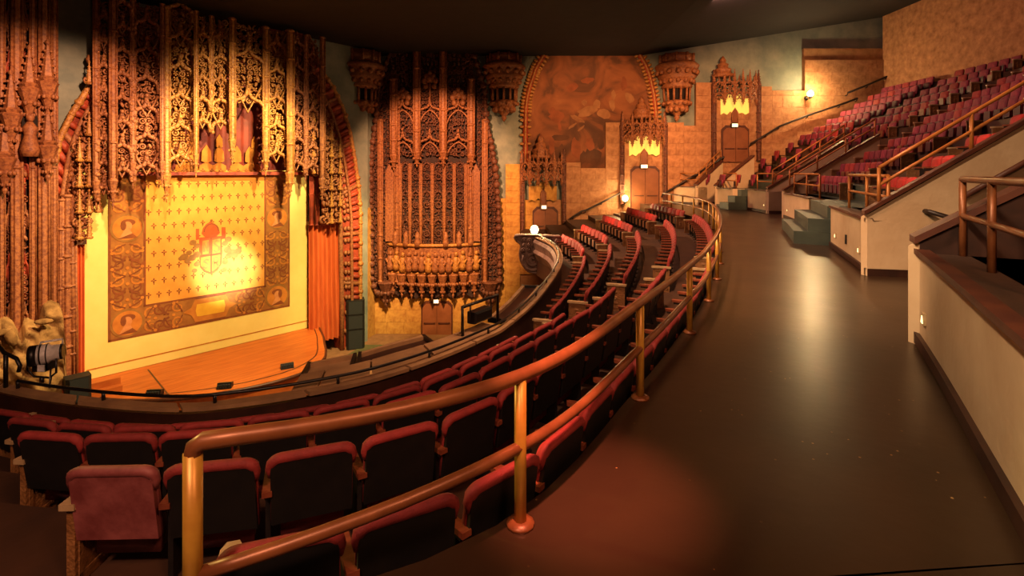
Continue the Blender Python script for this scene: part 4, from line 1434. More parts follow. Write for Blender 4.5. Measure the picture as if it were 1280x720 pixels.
# ------------------------------------------------------------------ hanging corbels
for (u, lab, y) in ((453, 'carved hanging corbel in the corner beside the stage arch', -1.3), (630, 'carved hanging corbel between organ screen and mural', -.3), (846, 'carved hanging corbel to the far side of the mural', -.3)):
    D = WALL_Y + y
    x = (u - CU) / F * D
    Z = lambda v: EYE - (v - V0) / F * D
    r_ = empty('hanging_corbel', (x, D, Z(152)), 0, label=lab, cat='corbel', group='hanging corbels along the wall')
    z0 = Z(152)
    mb = MB(); mb.lathe([(.04, 0), (.16, Z(147) - z0), (.12, Z(145) - z0), (.42, Z(138) - z0), (.62, Z(133) - z0), (.72, Z(128) - z0), (.6, Z(126) - z0)], 0, 0, 12)
    for k in range(10):
        a = 2 * pi * k / 10
        mb.blob((.5 * cos(a), .5 * sin(a), Z(137) - z0), .16, .16, .24, 6, 4); mb.blob((.7 * cos(a), .7 * sin(a), Z(130) - z0), .15, .15, .16, 6, 4)
    mb.build('foliate_bowl', M['carve'], r_)
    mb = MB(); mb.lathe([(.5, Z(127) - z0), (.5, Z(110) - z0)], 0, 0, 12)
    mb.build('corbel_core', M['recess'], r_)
    for k in range(12):
        a = 2 * pi * k / 12
        mb = MB(); mb.tube([(.66 * cos(a), .66 * sin(a), Z(127) - z0), (.70 * cos(a), .70 * sin(a), Z(110) - z0)], .07, 5)
        mb.build('colonnette', M['carve'], r_)
    mb = MB(); mb.lathe([(.7, Z(112) - z0), (.85, Z(109) - z0), (.75, Z(106) - z0), (.9, Z(101) - z0), (1.05, Z(97) - z0), (.9, Z(94) - z0), (1.1, Z(88) - z0), (1.2, Z(84) - z0), (1.0, Z(80) - z0)], 0, 0, 12)
    for k in range(14):
        a = 2 * pi * k / 14
        mb.blob((.86 * cos(a), .86 * sin(a), Z(103) - z0), .13, .13, .18, 5, 4); mb.blob((1.05 * cos(a), 1.05 * sin(a), Z(92) - z0), .15, .15, .2, 5, 4)
    mb.build('corbel_crown', M['carve'], r_)
    mb = MB(); mb.lathe([(.85, Z(80) - z0), (.85, 10.5 - z0)], 0, 0, 10)
    for k in range(10):
        a = 2 * pi * k / 10
        mb.tube([(.9 * cos(a), .9 * sin(a), Z(80) - z0), (.9 * cos(a), .9 * sin(a), 10.5 - z0)], .08, 5)
    mb.build('corbel_shaft', M['carve'], r_)
    r_.scale = (1.3, 1.3, 1)

# ------------------------------------------------------------------ mural in a pointed arch
mm = bpy.data.materials.new('painted_mural'); mm.use_nodes = True
nt = mm.node_tree; bs = nt.nodes['Principled BSDF']; bs.inputs['Roughness'].default_value = .8
tc = nt.nodes.new('ShaderNodeTexCoord')
n1_ = nt.nodes.new('ShaderNodeTexNoise'); n1_.inputs['Scale'].default_value = .42; n1_.inputs['Detail'].default_value = 7; n1_.inputs['Distortion'].default_value = 1.6
cr = nt.nodes.new('ShaderNodeValToRGB')
els = cr.color_ramp.elements
els[0].position = .25; els[0].color = srgb('#4a2c1a')
els[1].position = .78; els[1].color = srgb('#a56a40')
for pos, c_ in ((.40, '#5d3820'), (.5, '#7f4a28'), (.62, '#8f5630')):
    e = els.new(pos); e.color = srgb(c_)
nt.links.new(tc.outputs['Object'], n1_.inputs['Vector']); nt.links.new(n1_.outputs['Fac'], cr.inputs[0]); nt.links.new(cr.outputs[0], bs.inputs['Base Color'])
mu = wall_root('mural', label='large brown painted mural with faint figures in a pointed gilt arch', cat='painting')
mo = [(660, 200), (660, 150), (662, 125), (668, 100), (676, 80), (700, 50), (740, 32), (780, 50), (803, 80), (812, 105), (817, 135), (818, 165), (818, 212), (660, 212)]
mp_ = px(WP, mo, 0)
mb = MB(); mb.prism(mp_, .28, .345)
mb.build('painted_field', mm, mu)
fr_pts = px(WP, [(657, 206), (657, 150), (659, 122), (666, 97), (674, 78), (698, 47), (740, 28), (782, 47), (806, 78), (815, 105), (820, 135), (821, 168), (821, 200)], 0)
fr_d = catmull(fr_pts, 6)
mb = MB(); t2(mb, fr_d, .2, .2, 8)
mb.build('arch_frame', M['carve_red'], mu)
mb = MB()
tot = 0
for i, (a, b) in enumerate(zip(fr_d, fr_d[1:])):
    l = hypot(b[0] - a[0], b[1] - a[1]); tx, tz = (b[0] - a[0]) / l, (b[1] - a[1]) / l
    for s_ in (-1, 1):
        mb.blob((a[0] - tz * .24 * s_, .12, a[1] + tx * .24 * s_), .13, .1, .2, 5, 4, rot=atan2(tz, tx))
t2(mb, [(p_[0], p_[1]) for p_ in fr_d], .06, .07, 6)
mb.build('frame_leaves', M['carve_gold'], mu)
# faint painted masses (pale riders, dusky crowd), generic shapes
pm = mat('mural_pale', '#a5744a', '#7d5030', .85, 1.2, lo=.3, hi=.7)
pd = mat('mural_dusk', '#4a2e1c', '#643e26', .85, 1.2, lo=.3, hi=.7)
pr = mat('mural_rose', '#94522f', '#6d3a20', .85, 1.2, lo=.3, hi=.7)


def dabs(name, m_, L_, y):
    mb_ = MB()
    for (u, v, ru, rv, a) in L_:
        c_ = WP.at(u, v)
        s_ = WALL_Y / F
        g = random.Random(int(u * 7 + v))
        mb_.flat([(c_[0] + s_ * (ru * q * cos(t) * cos(a) - rv * q * sin(t) * sin(a)), c_[1] + s_ * (ru * q * cos(t) * sin(a) + rv * q * sin(t) * cos(a))) for t, q in [(2 * pi * k / 12, g.uniform(.75, 1.15)) for k in range(12)]], y - .0004 * L_.index((u, v, ru, rv, a)))
    mb_.build(name, m_, mu, kind='stuff')


dabs('painted_riders', pm, [(735, 138, 14, 6, .3), (722, 148, 10, 3, -.5), (716, 157, 7, 1.8, .6), (747, 130, 5, 6, .2), (756, 142, 10, 6, 0), (766, 130, 4, 8, .1), (768, 118, 3, 6, 0), (788, 122, 5, 8, .4), (731, 128, 4, 4, 0), (727, 160, 6, 1.5, .7)], .262)
dabs('painted_figures', pr, [(697, 145, 10, 9, 0), (690, 138, 5, 4, .5), (700, 158, 2, 8, .1), (720, 186, 6, 15, .1), (690, 182, 4, 12, 0), (738, 180, 6, 8, 0), (716, 108, 8, 5, .5), (735, 100, 9, 4, .2), (781, 104, 4, 9, 0)], .268)
dabs('painted_crowd', pd, [(742, 196, 13, 11, 0), (703, 190, 5, 10, 0), (730, 196, 5, 8, 0), (752, 178, 5, 9, 0), (762, 160, 8, 6, 0), (675, 180, 6, 14, 0), (700, 172, 12, 4, 0)], .276)

# ------------------------------------------------------------------ doors and their gothic surrounds
def wall_door(n_, u0, u1, v0, v1, lab, arch=3):
    r_ = wall_root('door_%d' % n_, label=lab, kind='structure')
    x0, zt = WP.at(u0, v0, .15); x1, zb = WP.at(u1, v1, .15)
    xm = (x0 + x1) / 2
    d = .1
    mb_ = MB(); mb_.prism([(x0 - d, zb), (x1 + d, zb), (x1 + d, zt - .1), (x1 + d - .3, zt + .2), (x0 - d + .3, zt + .2), (x0 - d, zt - .1)], -.1, .1)
    mb_.build('door_frame', M['cap_wood'], r_)
    for a, b in ((x0, xm - .012), (xm + .012, x1)):
        c1 = .25 if a == x0 else 0; c2 = .25 if b == x1 else 0
        mb_ = MB(); mb_.prism([(a, zb + .03), (b, zb + .03), (b, zt - c2), (b - c2, zt + (0 if c2 else .08)), (a + c1, zt + (0 if c1 else .08)), (a, zt - c1)], -.16, -.1)
        lf = mb_.build('door_leaf', M['door'], r_)
        mb_ = MB(); mb_.box(a + .1, b - .1, -.24, -.2, zb + .95, zb + 1.02); mb_.box(a + .12, a + .16, -.24, -.14, zb + .95, zb + 1.02); mb_.box(b - .16, b - .12, -.24, -.14, zb + .95, zb + 1.02)
        mb_.build('push_bar', M['cap_wood'], lf)
    return r_


wall_door(1, 667.5, 696, 262, 300, 'brown double door at the lowest wall doorway by the bright lamp')
wall_door(2, 790, 823, 211, 262, 'brown double door below the middle glowing canopy')
wall_door(3, 904, 935, 160, 203, 'brown double door below the highest glowing canopy')
wall_door(4, 528, 564, 380, 421, 'brown double door under the organ screen')
for (u, v, lab, w_) in ((680, 259, 'small lit sign above the lowest wall door', 7), (805.5, 208, 'small lit sign above the middle wall door', 9), (919, 156.5, 'small lit sign above the highest wall door', 8), (545, 377, 'small lit sign below the organ screen', 7)):
    c_ = WP.at(u, v, .4)
    r_ = wall_root('exit_sign', label=lab, cat='sign', group='lit signs above the doors')
    s_ = WALL_Y / F
    mb = MB(); mb.box(c_[0] - w_ / 2 * s_, c_[0] + w_ / 2 * s_, -.36, -.1, c_[1] - 2.4 * s_, c_[1] + 2.4 * s_); mb.build('sign_case', M['black_metal'], r_)
    mb = MB(); mb.box(c_[0] - w_ / 2 * s_ + .03, c_[0] + w_ / 2 * s_ - .03, -.385, -.36, c_[1] - 2.4 * s_ + .02, c_[1] + 2.4 * s_ - .02); mb.build('sign_face', M['sign'], r_)


def surround(lab, uc, vl, cols, lace_r, glow, niche, vbot, seed, fin=None, gm='glow_panel'):
    """cols: (u_left, u_right, v_top); lace_r: (u0,u1,v0,v1); glow: (u0,u1,v0,v1); niche: (u0,u1,v0,v1)"""
    r_ = wall_root('door_surround', label=lab, cat='doorway', group='gothic door surrounds')
    s_ = WALL_Y / F
    for u in cols[:2]:
        x, zt = WP.at(u, cols[2], .3); zb = WP.at(u, vbot, .3)[1]
        mb_ = MB(); shaft(mb_, x, -.22, zb, zt, .12, 8); pinnacle(mb_, x, -.22, zt, 1.1, .17)
        mb_.build('side_column', M['carve_dark'], r_)
    x0, zt = WP.at(lace_r[0], lace_r[2], .6); x1, zb = WP.at(lace_r[1], lace_r[3], .6)
    mb_ = MB()
    nf = 5
    P_ = [(x0 + (x1 - x0) * i / nf, -.25 - .65 * sin(pi * i / nf)) for i in range(nf + 1)]
    for k in range(nf):
        a, b = P_[k], P_[k + 1]
        L_ = MB(); wv = hypot(b[0] - a[0], b[1] - a[1])
        lace(L_, 0, wv, zb, zt - .1, 0, .24, seed + k, r=.04)
        t2(L_, parch(.03, wv - .03, zb, .5), -.05, .05, 5); t2(L_, ogee(.03, wv - .03, zb + .75, .85), -.08, .06, 5)
        ang = atan2(b[1] - a[1], b[0] - a[0])
        mb_.add([(a[0] + vx * cos(ang) - vy * sin(ang), a[1] + vx * sin(ang) + vy * cos(ang), vz) for vx, vy, vz in L_.v], L_.f, True)
    mb_.build('canopy_tracery', M['carve'], r_, kind='stuff')
    for k in range(nf + 1):
        mb_ = MB(); shaft(mb_, P_[k][0], P_[k][1], zb, zt, .07, 3); pinnacle(mb_, P_[k][0], P_[k][1], zt, .75, .11); pendant(mb_, P_[k][0], P_[k][1], zb, .45, .11)
        mb_.build('canopy_pinnacle', M['carve'], r_)
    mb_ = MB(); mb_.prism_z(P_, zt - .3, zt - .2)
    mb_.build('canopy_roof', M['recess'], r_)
    # crenellated patch of lit wall, its light put into colour and emission
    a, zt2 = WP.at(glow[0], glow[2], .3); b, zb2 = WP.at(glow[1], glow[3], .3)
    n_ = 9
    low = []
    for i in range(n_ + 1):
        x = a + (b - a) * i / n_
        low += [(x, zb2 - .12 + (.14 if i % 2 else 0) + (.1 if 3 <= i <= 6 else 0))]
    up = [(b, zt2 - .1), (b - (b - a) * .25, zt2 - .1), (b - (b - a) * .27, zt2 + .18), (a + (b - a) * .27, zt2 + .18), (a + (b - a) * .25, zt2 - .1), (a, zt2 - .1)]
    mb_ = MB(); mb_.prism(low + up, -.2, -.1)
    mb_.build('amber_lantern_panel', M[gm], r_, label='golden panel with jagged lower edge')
    a, zt3 = WP.at(niche[0], niche[2], .35); b, zb3 = WP.at(niche[1], niche[3], .35)
    mb_ = MB(); mb_.prism([(a, zb3), (b, zb3), (b, zt3 - .3), ((a + b) / 2, zt3), (a, zt3 - .3)], -.3, -.2)
    mb_.build('lancet_niche', M['door'], r_)
    mb_ = MB(); t2(mb_, [(a, zb3), (a, zt3 - .3), ((a + b) / 2, zt3), (b, zt3 - .3), (b, zb3)], -.3, .05, 5)
    mb_.build('niche_frame', M['carve'], r_)
    if fin:
        x, z0 = WP.at(fin[0], fin[1], .4)
        mb_ = MB(); h = (fin[1] - fin[2]) * s_
        mb_.lathe([(.75, z0), (.8, z0 + h * .1), (.55, z0 + h * .18), (.6, z0 + h * .3), (.62, z0 + h * .36), (.36, z0 + h * .45), (.42, z0 + h * .6), (.2, z0 + h * .68), (.24, z0 + h * .8), (.05, z0 + h)], x, -.2, 8)
        mb_.build('tiered_spire', M['carve'], r_)
    return r_


surround('golden lit gothic door surround by the scrolled balcony end', 680, 0, (653, 705, 205), (652, 703, 200, 226), (661, 696, 231, 250), (676, 682.5, 236, 256), 300, 100, (676, 198, 168), 'stone_gold')
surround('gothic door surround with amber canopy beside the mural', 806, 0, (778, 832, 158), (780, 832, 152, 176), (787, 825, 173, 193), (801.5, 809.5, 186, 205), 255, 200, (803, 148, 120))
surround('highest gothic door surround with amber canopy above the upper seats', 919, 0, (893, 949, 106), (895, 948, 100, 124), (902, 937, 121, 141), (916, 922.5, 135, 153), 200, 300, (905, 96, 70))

# ------------------------------------------------------------------ lamps on the wall
for (u, v, lab, e_, y) in ((668, 287, 'brilliant bare lamp on the scrolled ledge end', 170, -10.2), (781.5, 248, 'bare lamp at the foot of the middle doorway', 200, -.6), (1013, 117, 'starry bare wall lamp above the upper seats', 420, -.55)):
    D = WALL_Y + y
    x = (u - CU) / F * D; z = EYE - (v - V0) / F * D
    r_ = empty('wall_lamp', (x, D, z), 0, label=lab, cat='lamp')
    mb = MB(); mb.blob((0, 0, 0), .2, .2, .22, 12, 8); mb.build('bulb', M['bulb'], r_)
    if y < -5:
        mb = MB(); mb.lathe([(.13, -.34), (.13, -.3), (.05, -.26), (.04, -.16)], 0, 0, 10); mb.build('lamp_foot', M['black_metal'], r_)
        l = light('lamp_glow', 'POINT', (0, 0, 0), e_, (1.0, .68, .32), .16); l.parent = r_; l.location = (0, .25, .3)
        continue
    mb = MB(); mb.lathe([(.06, -.34), (.12, -.3), (.1, -.2), (.05, -.16)], 0, 0, 8); mb.tube([(0, 0, -.3), (0, -y * .5, -.36), (0, -y, -.25)], .03, 6); mb.lathe([(.1, -.4), (.14, -.25), (.1, -.1)], 0, -y - .02, 8)
    mb.build('bracket', M['black_metal'], r_)
    l = light('lamp_glow', 'POINT', (0, 0, 0), e_, (1.0, .68, .32), .16)
    l.parent = r_; l.location = (0, -.28, .05)

# ------------------------------------------------------------------ dark handrails fixed to the side wall
for pts, lab in (([(703, 281), (716, 271), (727, 264), (732, 263), (752, 253), (776, 241)], 'dark handrail climbing the stone wall behind the lower seats'),
                 ([(828, 243), (850, 230), (872, 217), (905, 196)], 'dark handrail climbing to the highest wall door'),
                 ([(938, 180), (958, 168), (974, 158), (1010, 144), (1050, 131), (1072, 123)], 'dark handrail climbing the wall below the starry lamp'),
                 ([(1060, 116), (1085, 106), (1108, 96), (1130, 85)], 'short dark handrail high beside the back wall')):
    r_ = wall_root('wall_handrail', label=lab, cat='handrail', group='handrails on the side wall')
    P_ = px(WP, pts, .3)
    mb = MB(); mb.tube([(a, -.3, b) for a, b in P_], .07, 6); mb.build('rail_tube', M['handrail'], r_)
    for a, b in P_:
        mb = MB(); mb.tube([(a, -.3, b), (a, -.2, b - .15), (a, .1, b - .18)], .035, 5); mb.build('rail_bracket', M['handrail'], r_)

# ------------------------------------------------------------------ theatre seats: x along the row, +y faces the stage, z up
SW = 0.62


def rounded_back(w, h, rad, z0, n=5):
    pts = [(-w / 2, z0), (w / 2, z0)]
    for i in range(n + 1):
        a = pi / 2 * i / n
        pts.append((w / 2 - rad + rad * cos(a), z0 + h - rad + rad * sin(a)))
    for i in range(n + 1):
        a = pi / 2 + pi / 2 * i / n
        pts.append((-w / 2 + rad + rad * cos(a), z0 + h - rad + rad * sin(a)))
    return pts


def lean(mb, ang=0.16, z0=0.36):
    mb.v = [(x, y - (z - z0) * ang if z > z0 else y, z) for x, y, z in mb.v]
    return mb


def pad(mb, poly, y_back, y_front, inset=0.04):
    """slab with a soft domed front"""
    cx = sum(p[0] for p in poly) / len(poly); cz = sum(p[1] for p in poly) / len(poly)
    rings = [(1.0, y_back), (1.0, y_back + (y_front - y_back) * .55), (1 - inset * 2, y_front), (.5, y_front + .012)]
    n = len(poly)
    vs_ = []
    for k, y in rings:
        vs_ += [(cx + (p[0] - cx) * k, y, cz + (p[1] - cz) * k) for p in poly]
    fs = [tuple(range(n))]
    for r in range(len(rings) - 1):
        fs += [(r * n + i, (r + 1) * n + i, (r + 1) * n + (i + 1) % n, r * n + (i + 1) % n) for i in range(n)]
    fs.append(tuple(3 * n + i for i in range(n - 1, -1, -1)))
    mb.add(vs_, fs, True)


def seat_meshes(vel, shell, pan, hi=True):
    out = {}
    poly = rounded_back(SW * .965, .52, .075, .36)
    m_ = MB(); m_.prism([(x * .985, z - .01) for x, z in poly], -.045, -.01); out['back_shell'] = lean(m_).mesh('back_shell', M[shell])
    m_ = MB(); pad(m_, poly, -.012, .055); out['back_cushion'] = lean(m_).mesh('back_cushion', M[vel])
    path = [(-SW * .465, .0, .62)] + [(x, .0, z) for x, z in reversed(poly[2:])][::1] + [(SW * .465, .0, .62)]
    path = [(-SW * .4825, -.02, .74)] + [(x, -.012, z) for x, z in reversed(poly[2:])] + [(SW * .4825, -.02, .74)]
    m_ = MB(); m_.tube(path, [.016] + [.044 if q_[2] > .84 else .034 for q_ in path[1:-1]] + [.016], 7); out['top_roll'] = lean(m_).mesh('top_roll', M[vel])
    # tipped-up cushion with wooden pan
    q = rounded_back(SW * .76, .36, .06, .17)
    m_ = MB(); pad(m_, q, .07, .15); out['seat_cushion'] = lean(m_, .10).mesh('seat_cushion', M[vel])
    m_ = MB(); m_.prism([(x * .94, .01 + z * .97) for x, z in q], .15, .172); out['seat_pan'] = lean(m_, .10).mesh('seat_pan', M[pan])
    m_ = MB(); m_.box(-.022, .022, -.03, .30, 0.0, .03); m_.box(-.018, .018, .0, .22, .03, .60); m_.box(-.02, .02, -.05, .34, .56, .60)
    out['standard'] = m_.mesh('standard', M['iron'])
    m_ = MB()
    m_.prism_z([(-.036, -.10), (.036, -.10), (.04, .30), (.026, .355), (0, .37), (-.026, .355), (-.04, .30)], .60, .64)
    out['armrest'] = m_.mesh('armrest', M['arm_wood'])
    return out


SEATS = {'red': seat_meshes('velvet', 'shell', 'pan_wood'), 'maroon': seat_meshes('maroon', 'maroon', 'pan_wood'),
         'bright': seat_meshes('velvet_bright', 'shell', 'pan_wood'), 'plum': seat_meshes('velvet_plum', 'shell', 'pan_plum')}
m_ = MB(); m_.prism([(-.01, 0), (.40, 0), (.40, .60), (-.01, .60)], -.03, .03)
m_.v = [(y, x - .05, z) for x, y, z in m_.v]
END_ME = m_.mesh('end_panel', M['end_panel'])
m_ = MB()
for (a, b, c_, d_) in ((-.03, .33, .06, .09), (-.03, .33, .53, .56), (-.03, .0, .06, .56), (.30, .33, .06, .56)):
    m_.box(-.042, .042, a, b, c_, d_)
for z_ in (.18, .31, .44):
    m_.blob((0, .15, z_), .045, .085, .06, 7, 5)
m_.v = list(m_.v)
END_CARVE = m_.mesh('carved_relief', M['end_panel'])
m_ = MB(); m_.prism_z([(-.055, -.10), (.055, -.10), (.06, .32), (.035, .38), (-.035, .38), (-.06, .32)], .60, .645)
END_ARM = m_.mesh('end_armrest', M['seat_number'])

ONES = 'zeroth first second third fourth fifth sixth seventh eighth ninth tenth eleventh twelfth thirteenth fourteenth fifteenth sixteenth seventeenth eighteenth nineteenth twentieth'.split()
TENS = {2: 'twenty', 3: 'thirty', 4: 'forty', 5: 'fifty', 6: 'sixty'}


def ordw(n):
    if n <= 20: return ONES[n]
    return TENS[n // 10] + ('-' + ONES[n % 10] if n % 10 else 'ieth').replace('yieth', 'ieth')


n_seats = [0, 0]


def place_seat(kind, x, y, z, rz, label, group, first, last, parts=('back_shell', 'back_cushion', 'top_roll', 'seat_cushion', 'seat_pan', 'standard', 'armrest')):
    r_ = empty('theatre_seat', (x, y, z), rz, label=label, cat='seat', group=group)
    S = SEATS[kind]
    for p_ in parts:
        if p_ in ('standard', 'armrest'):
            if not first:
                inst(p_, S[p_], r_, (-SW / 2 - .01, 0, 0))
        else:
            inst(p_, S[p_], r_)
    for e_, s_ in ((first, -1), (last, 1)):
        if e_:
            ep = inst('end_panel', END_ME, r_, (s_ * (SW / 2 + .015), 0, 0))
            inst('carved_relief', END_CARVE, ep)
            inst('end_armrest', END_ARM, ep)
    return r_


ROWNAME = ['top row under the rail', 'second row under the rail', 'third row under the rail', 'fourth row under the rail', 'front row at the ledge']
LOWX = [-0.98, -0.97, -0.99, -1.0, -1.02]
U_START = [265, 86, 28, 12, 0]
BLK = [  # per row: end of block 1, start/end of block 2, start/end of block 3 (depth in metres)
    (12.0, 13.6, 24.4, 26.2, 32.5), (11.5, 13.0, 23.2, 25.0, 31.0), (10.9, 12.3, 21.4, 23.0, 29.0), (10.2, 12.0, 20.0, 21.6, 27.2), (9.9, 11.8, 19.3, 20.7, 25.8)]
BLKNAME = ['near block', 'middle block', 'far block']
for k in range(5):
    C = Curve(row_pts(ROW_F[k]))
    b1, b2a, b2b, b3a, b3b = BLK[k]
    # start of block 1 by direction of view
    s0 = 0
    for i, p_ in enumerate(C.p):
        if (p_[0] / p_[1]) * F + CU > U_START[k]:
            s0 = C.l[i]; break
    spans = [(s0, C.s_at_y(b1, -1.2)), (C.s_at_y(b2a, -1.2), C.s_at_y(b2b, -1.2)), (C.s_at_y(b3a, -1.2), C.s_at_y(b3b, -1.2))]
    for bi, (sa, sb) in enumerate(spans):
        n = int((sb - sa) / (SW + .02))
        st = (sb - sa) / n
        for i in range(n):
            s_ = sa + (i + .5) * st
            p_ = C.at(s_); t = C.tan(s_)
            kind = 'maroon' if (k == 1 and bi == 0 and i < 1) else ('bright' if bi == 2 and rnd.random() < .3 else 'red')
            lab = '%s seat, %s from near end, %s, %s' % ({'maroon': 'dusty maroon', 'bright': 'bright red', 'red': 'dark red'}[kind], ordw(i + 1), ROWNAME[k], BLKNAME[bi])
            place_seat(kind, p_[0], p_[1], ROW_Z[k], atan2(t[1], t[0]), lab, 'seats in the lower curved rows', i == 0, i == n - 1)
            n_seats[0] += 1

# ------------------------------------------------------------------ seats of the upper balcony
def proj(x, y, z):
    return (CU + x / y * F, V0 - (z - EYE) / y * F)


UBL = [(V1B, ST1A + .8, 'second parapet'), (ST1B - 1.0, V2A, 'third parapet'), (V2B, ST2A, 'fourth parapet'), (ST2B, V3A, 'fifth parapet'), (V3B - .6, Q2.len, 'last parapet')]
UBH = [(V1A, (ST1A + ST1B) / 2 - .5, 'second parapet'), ((ST1A + ST1B) / 2 + .5, (V2A + V2B) / 2 - .5, 'third parapet'), ((V2A + V2B) / 2 + .5, (ST2A + ST2B) / 2 - .4, 'fourth parapet'), ((ST2A + ST2B) / 2 + .4, Q2.len, 'last parapet')]
wp_, wn_ = WINGS[1][0], WINGS[1][1]
up = []
for j in range(-2, NUP):
    for bi, (s0, s1, bn) in enumerate(UBL if j < 5 else UBH):
        if j < 0 and bi < 3: continue
        d = 1.3 + UP_PITCH * j
        z = UP_Z + UP_RISE * max(j, 0)
        A = Curve(off_pts(Q2, s0 + (.6 if j < 5 and bi < 3 else .3), s1 - (.6 if j < 5 and bi < 3 else .3), d, .3))
        n = int(A.len / (SW + .02))
        if n < 1: continue
        st = A.len / n
        seq = []
        for i in range(n):
            p_ = A.at((i + .5) * st); t = A.tan((i + .5) * st)
            if p_[1] > 36.1 or p_[1] < 3: continue
            if bi == 0 and (p_[0] - wp_[0]) * -wn_[1] + (p_[1] - wp_[1]) * wn_[0] < .75: continue
            u = CU + p_[0] / p_[1] * F; v = V0 - (z + .6 - EYE) / p_[1] * F
            if u > 1300 or v < 40 or p_[0] > 26: continue
            seq.append((p_, t))
        for i, (p_, t) in enumerate(seq):
            up.append((p_, t, z, j, bi, i, len(seq), bn))
up.sort(key=lambda q: q[0][1])
N_IND = 330 - n_seats[0]
far_mesh = {'v': [], 'f': [], 'm': []}
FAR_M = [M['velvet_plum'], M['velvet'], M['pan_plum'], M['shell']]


def far_add(me, mi, x, y, z, rz):
    b_ = len(far_mesh['v'])
    c_, s_ = cos(rz), sin(rz)
    far_mesh['v'] += [(x + q.co.x * c_ - q.co.y * s_, y + q.co.x * s_ + q.co.y * c_, z + q.co.z) for q in me.vertices]
    for f_ in me.polygons:
        far_mesh['f'].append(tuple(b_ + i for i in f_.vertices)); far_mesh['m'].append(mi)


for n_, (p_, t, z, j, bi, i, nn, bn) in enumerate(up):
    g = rnd.random()
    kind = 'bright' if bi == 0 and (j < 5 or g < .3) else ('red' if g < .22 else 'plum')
    rz = atan2(t[1], t[0])
    if n_ < N_IND:
        lab = '%s seat, %s along %s upper tier, behind the %s' % ({'bright': 'bright red', 'red': 'dark red', 'plum': 'plum'}[kind], ordw(i + 1), ordw(j + 1) if j >= 0 else 'lowest', bn)
        parts = ('back_shell', 'back_cushion', 'top_roll', 'seat_cushion', 'seat_pan', 'standard', 'armrest') if p_[1] < 16 else ('back_cushion', 'back_shell', 'seat_cushion', 'seat_pan')
        place_seat(kind, p_[0], p_[1], z, rz, lab, 'seats of the upper balcony', i == 0 and p_[1] < 27, i == nn - 1 and p_[1] < 27, parts)
        n_seats[1] += 1
    else:
        S = SEATS['red']
        far_add(S['back_cushion'], 1 if kind != 'plum' else 0, p_[0], p_[1], z, rz)
        far_add(S['back_shell'], 3, p_[0], p_[1], z, rz)
        far_add(S['seat_cushion'], 1 if kind != 'plum' else 0, p_[0], p_[1], z, rz)
        far_add(S['seat_pan'], 2, p_[0], p_[1], z, rz)
me = bpy.data.meshes.new('far_theatre_seats')
me.from_pydata(far_mesh['v'], [], far_mesh['f'])
for m__ in FAR_M: me.materials.append(m__)
me.polygons.foreach_set('material_index', far_mesh['m'])
me.polygons.foreach_set('use_smooth', [True] * len(far_mesh['f']))
me.update()
o = bpy.data.objects.new('far_theatre_seats', me); COL.objects.link(o)
tag(o, 'distant rows of plum seats high in the upper balcony', 'seats', None, 'stuff')
print('upper total', len(up))
print('seats', n_seats)

# ------------------------------------------------------------------ brass guard rail along the cross-aisle
gr = empty('guard_rail', (0, 0, 0), 0, label='long curved brass guard rail between cross-aisle and lower seats', cat='railing')
sR0 = 0
for i, p_ in enumerate(RAIL.p):
    if p_[0] >= -1.54: sR0 = RAIL.l[i]; break
sR1 = RAIL.s_at_y(31.5)
pts = [RAIL.at(sR0 + (sR1 - sR0) * i / 160) for i in range(161)]
pe = RAIL.off(sR1, -.0)
mb = MB()
p0 = pts[0]
mb.tube([(p0[0], p0[1], -.02), (p0[0], p0[1], .88), (p0[0] + .01, p0[1], .925), (p0[0] + .045, p0[1] + .005, .95)] + [(p_[0], p_[1], .95) for p_ in pts[1:]], .043, 10)
mb.build('top_rail', M['brass'], gr)
mb = MB(); mb.tube([(p_[0], p_[1], .50 - .2 * max(0, 1 - i_ / 9) ** 1.5) for i_, p_ in enumerate(pts)], .036, 8)
mb.build('mid_rail', M['brass'], gr)
post_s = []
for (u) in (645, 800, 860, 885):
    for i in range(len(pts)):
        if pts[i][0] / pts[i][1] * F + CU >= u:
            post_s.append(sR0 + (sR1 - sR0) * i / 160); break
s_ = post_s[-1]
while s_ + 2.0 < sR1:
    s_ += 2.0; post_s.append(s_)
post_me = None
mb = MB(); mb.tube([(0, 0, 0), (0, 0, .93)], .04, 10); PM_ = mb.mesh('post', M['brass_y'])
mb = MB(); mb.lathe([(.09, 0), (.09, .02), (.05, .035)], 0, 0, 12); FM_ = mb.mesh('base_flange', M['brass'])
for s_ in post_s:
    p_ = RAIL.at(s_)
    po = inst('post', PM_, gr, (p_[0], p_[1], 0)); inst('base_flange', FM_, po)
po = inst('end_post', PM_, gr, (p0[0], p0[1], 0), scale=(1.1, 1.1, .965))

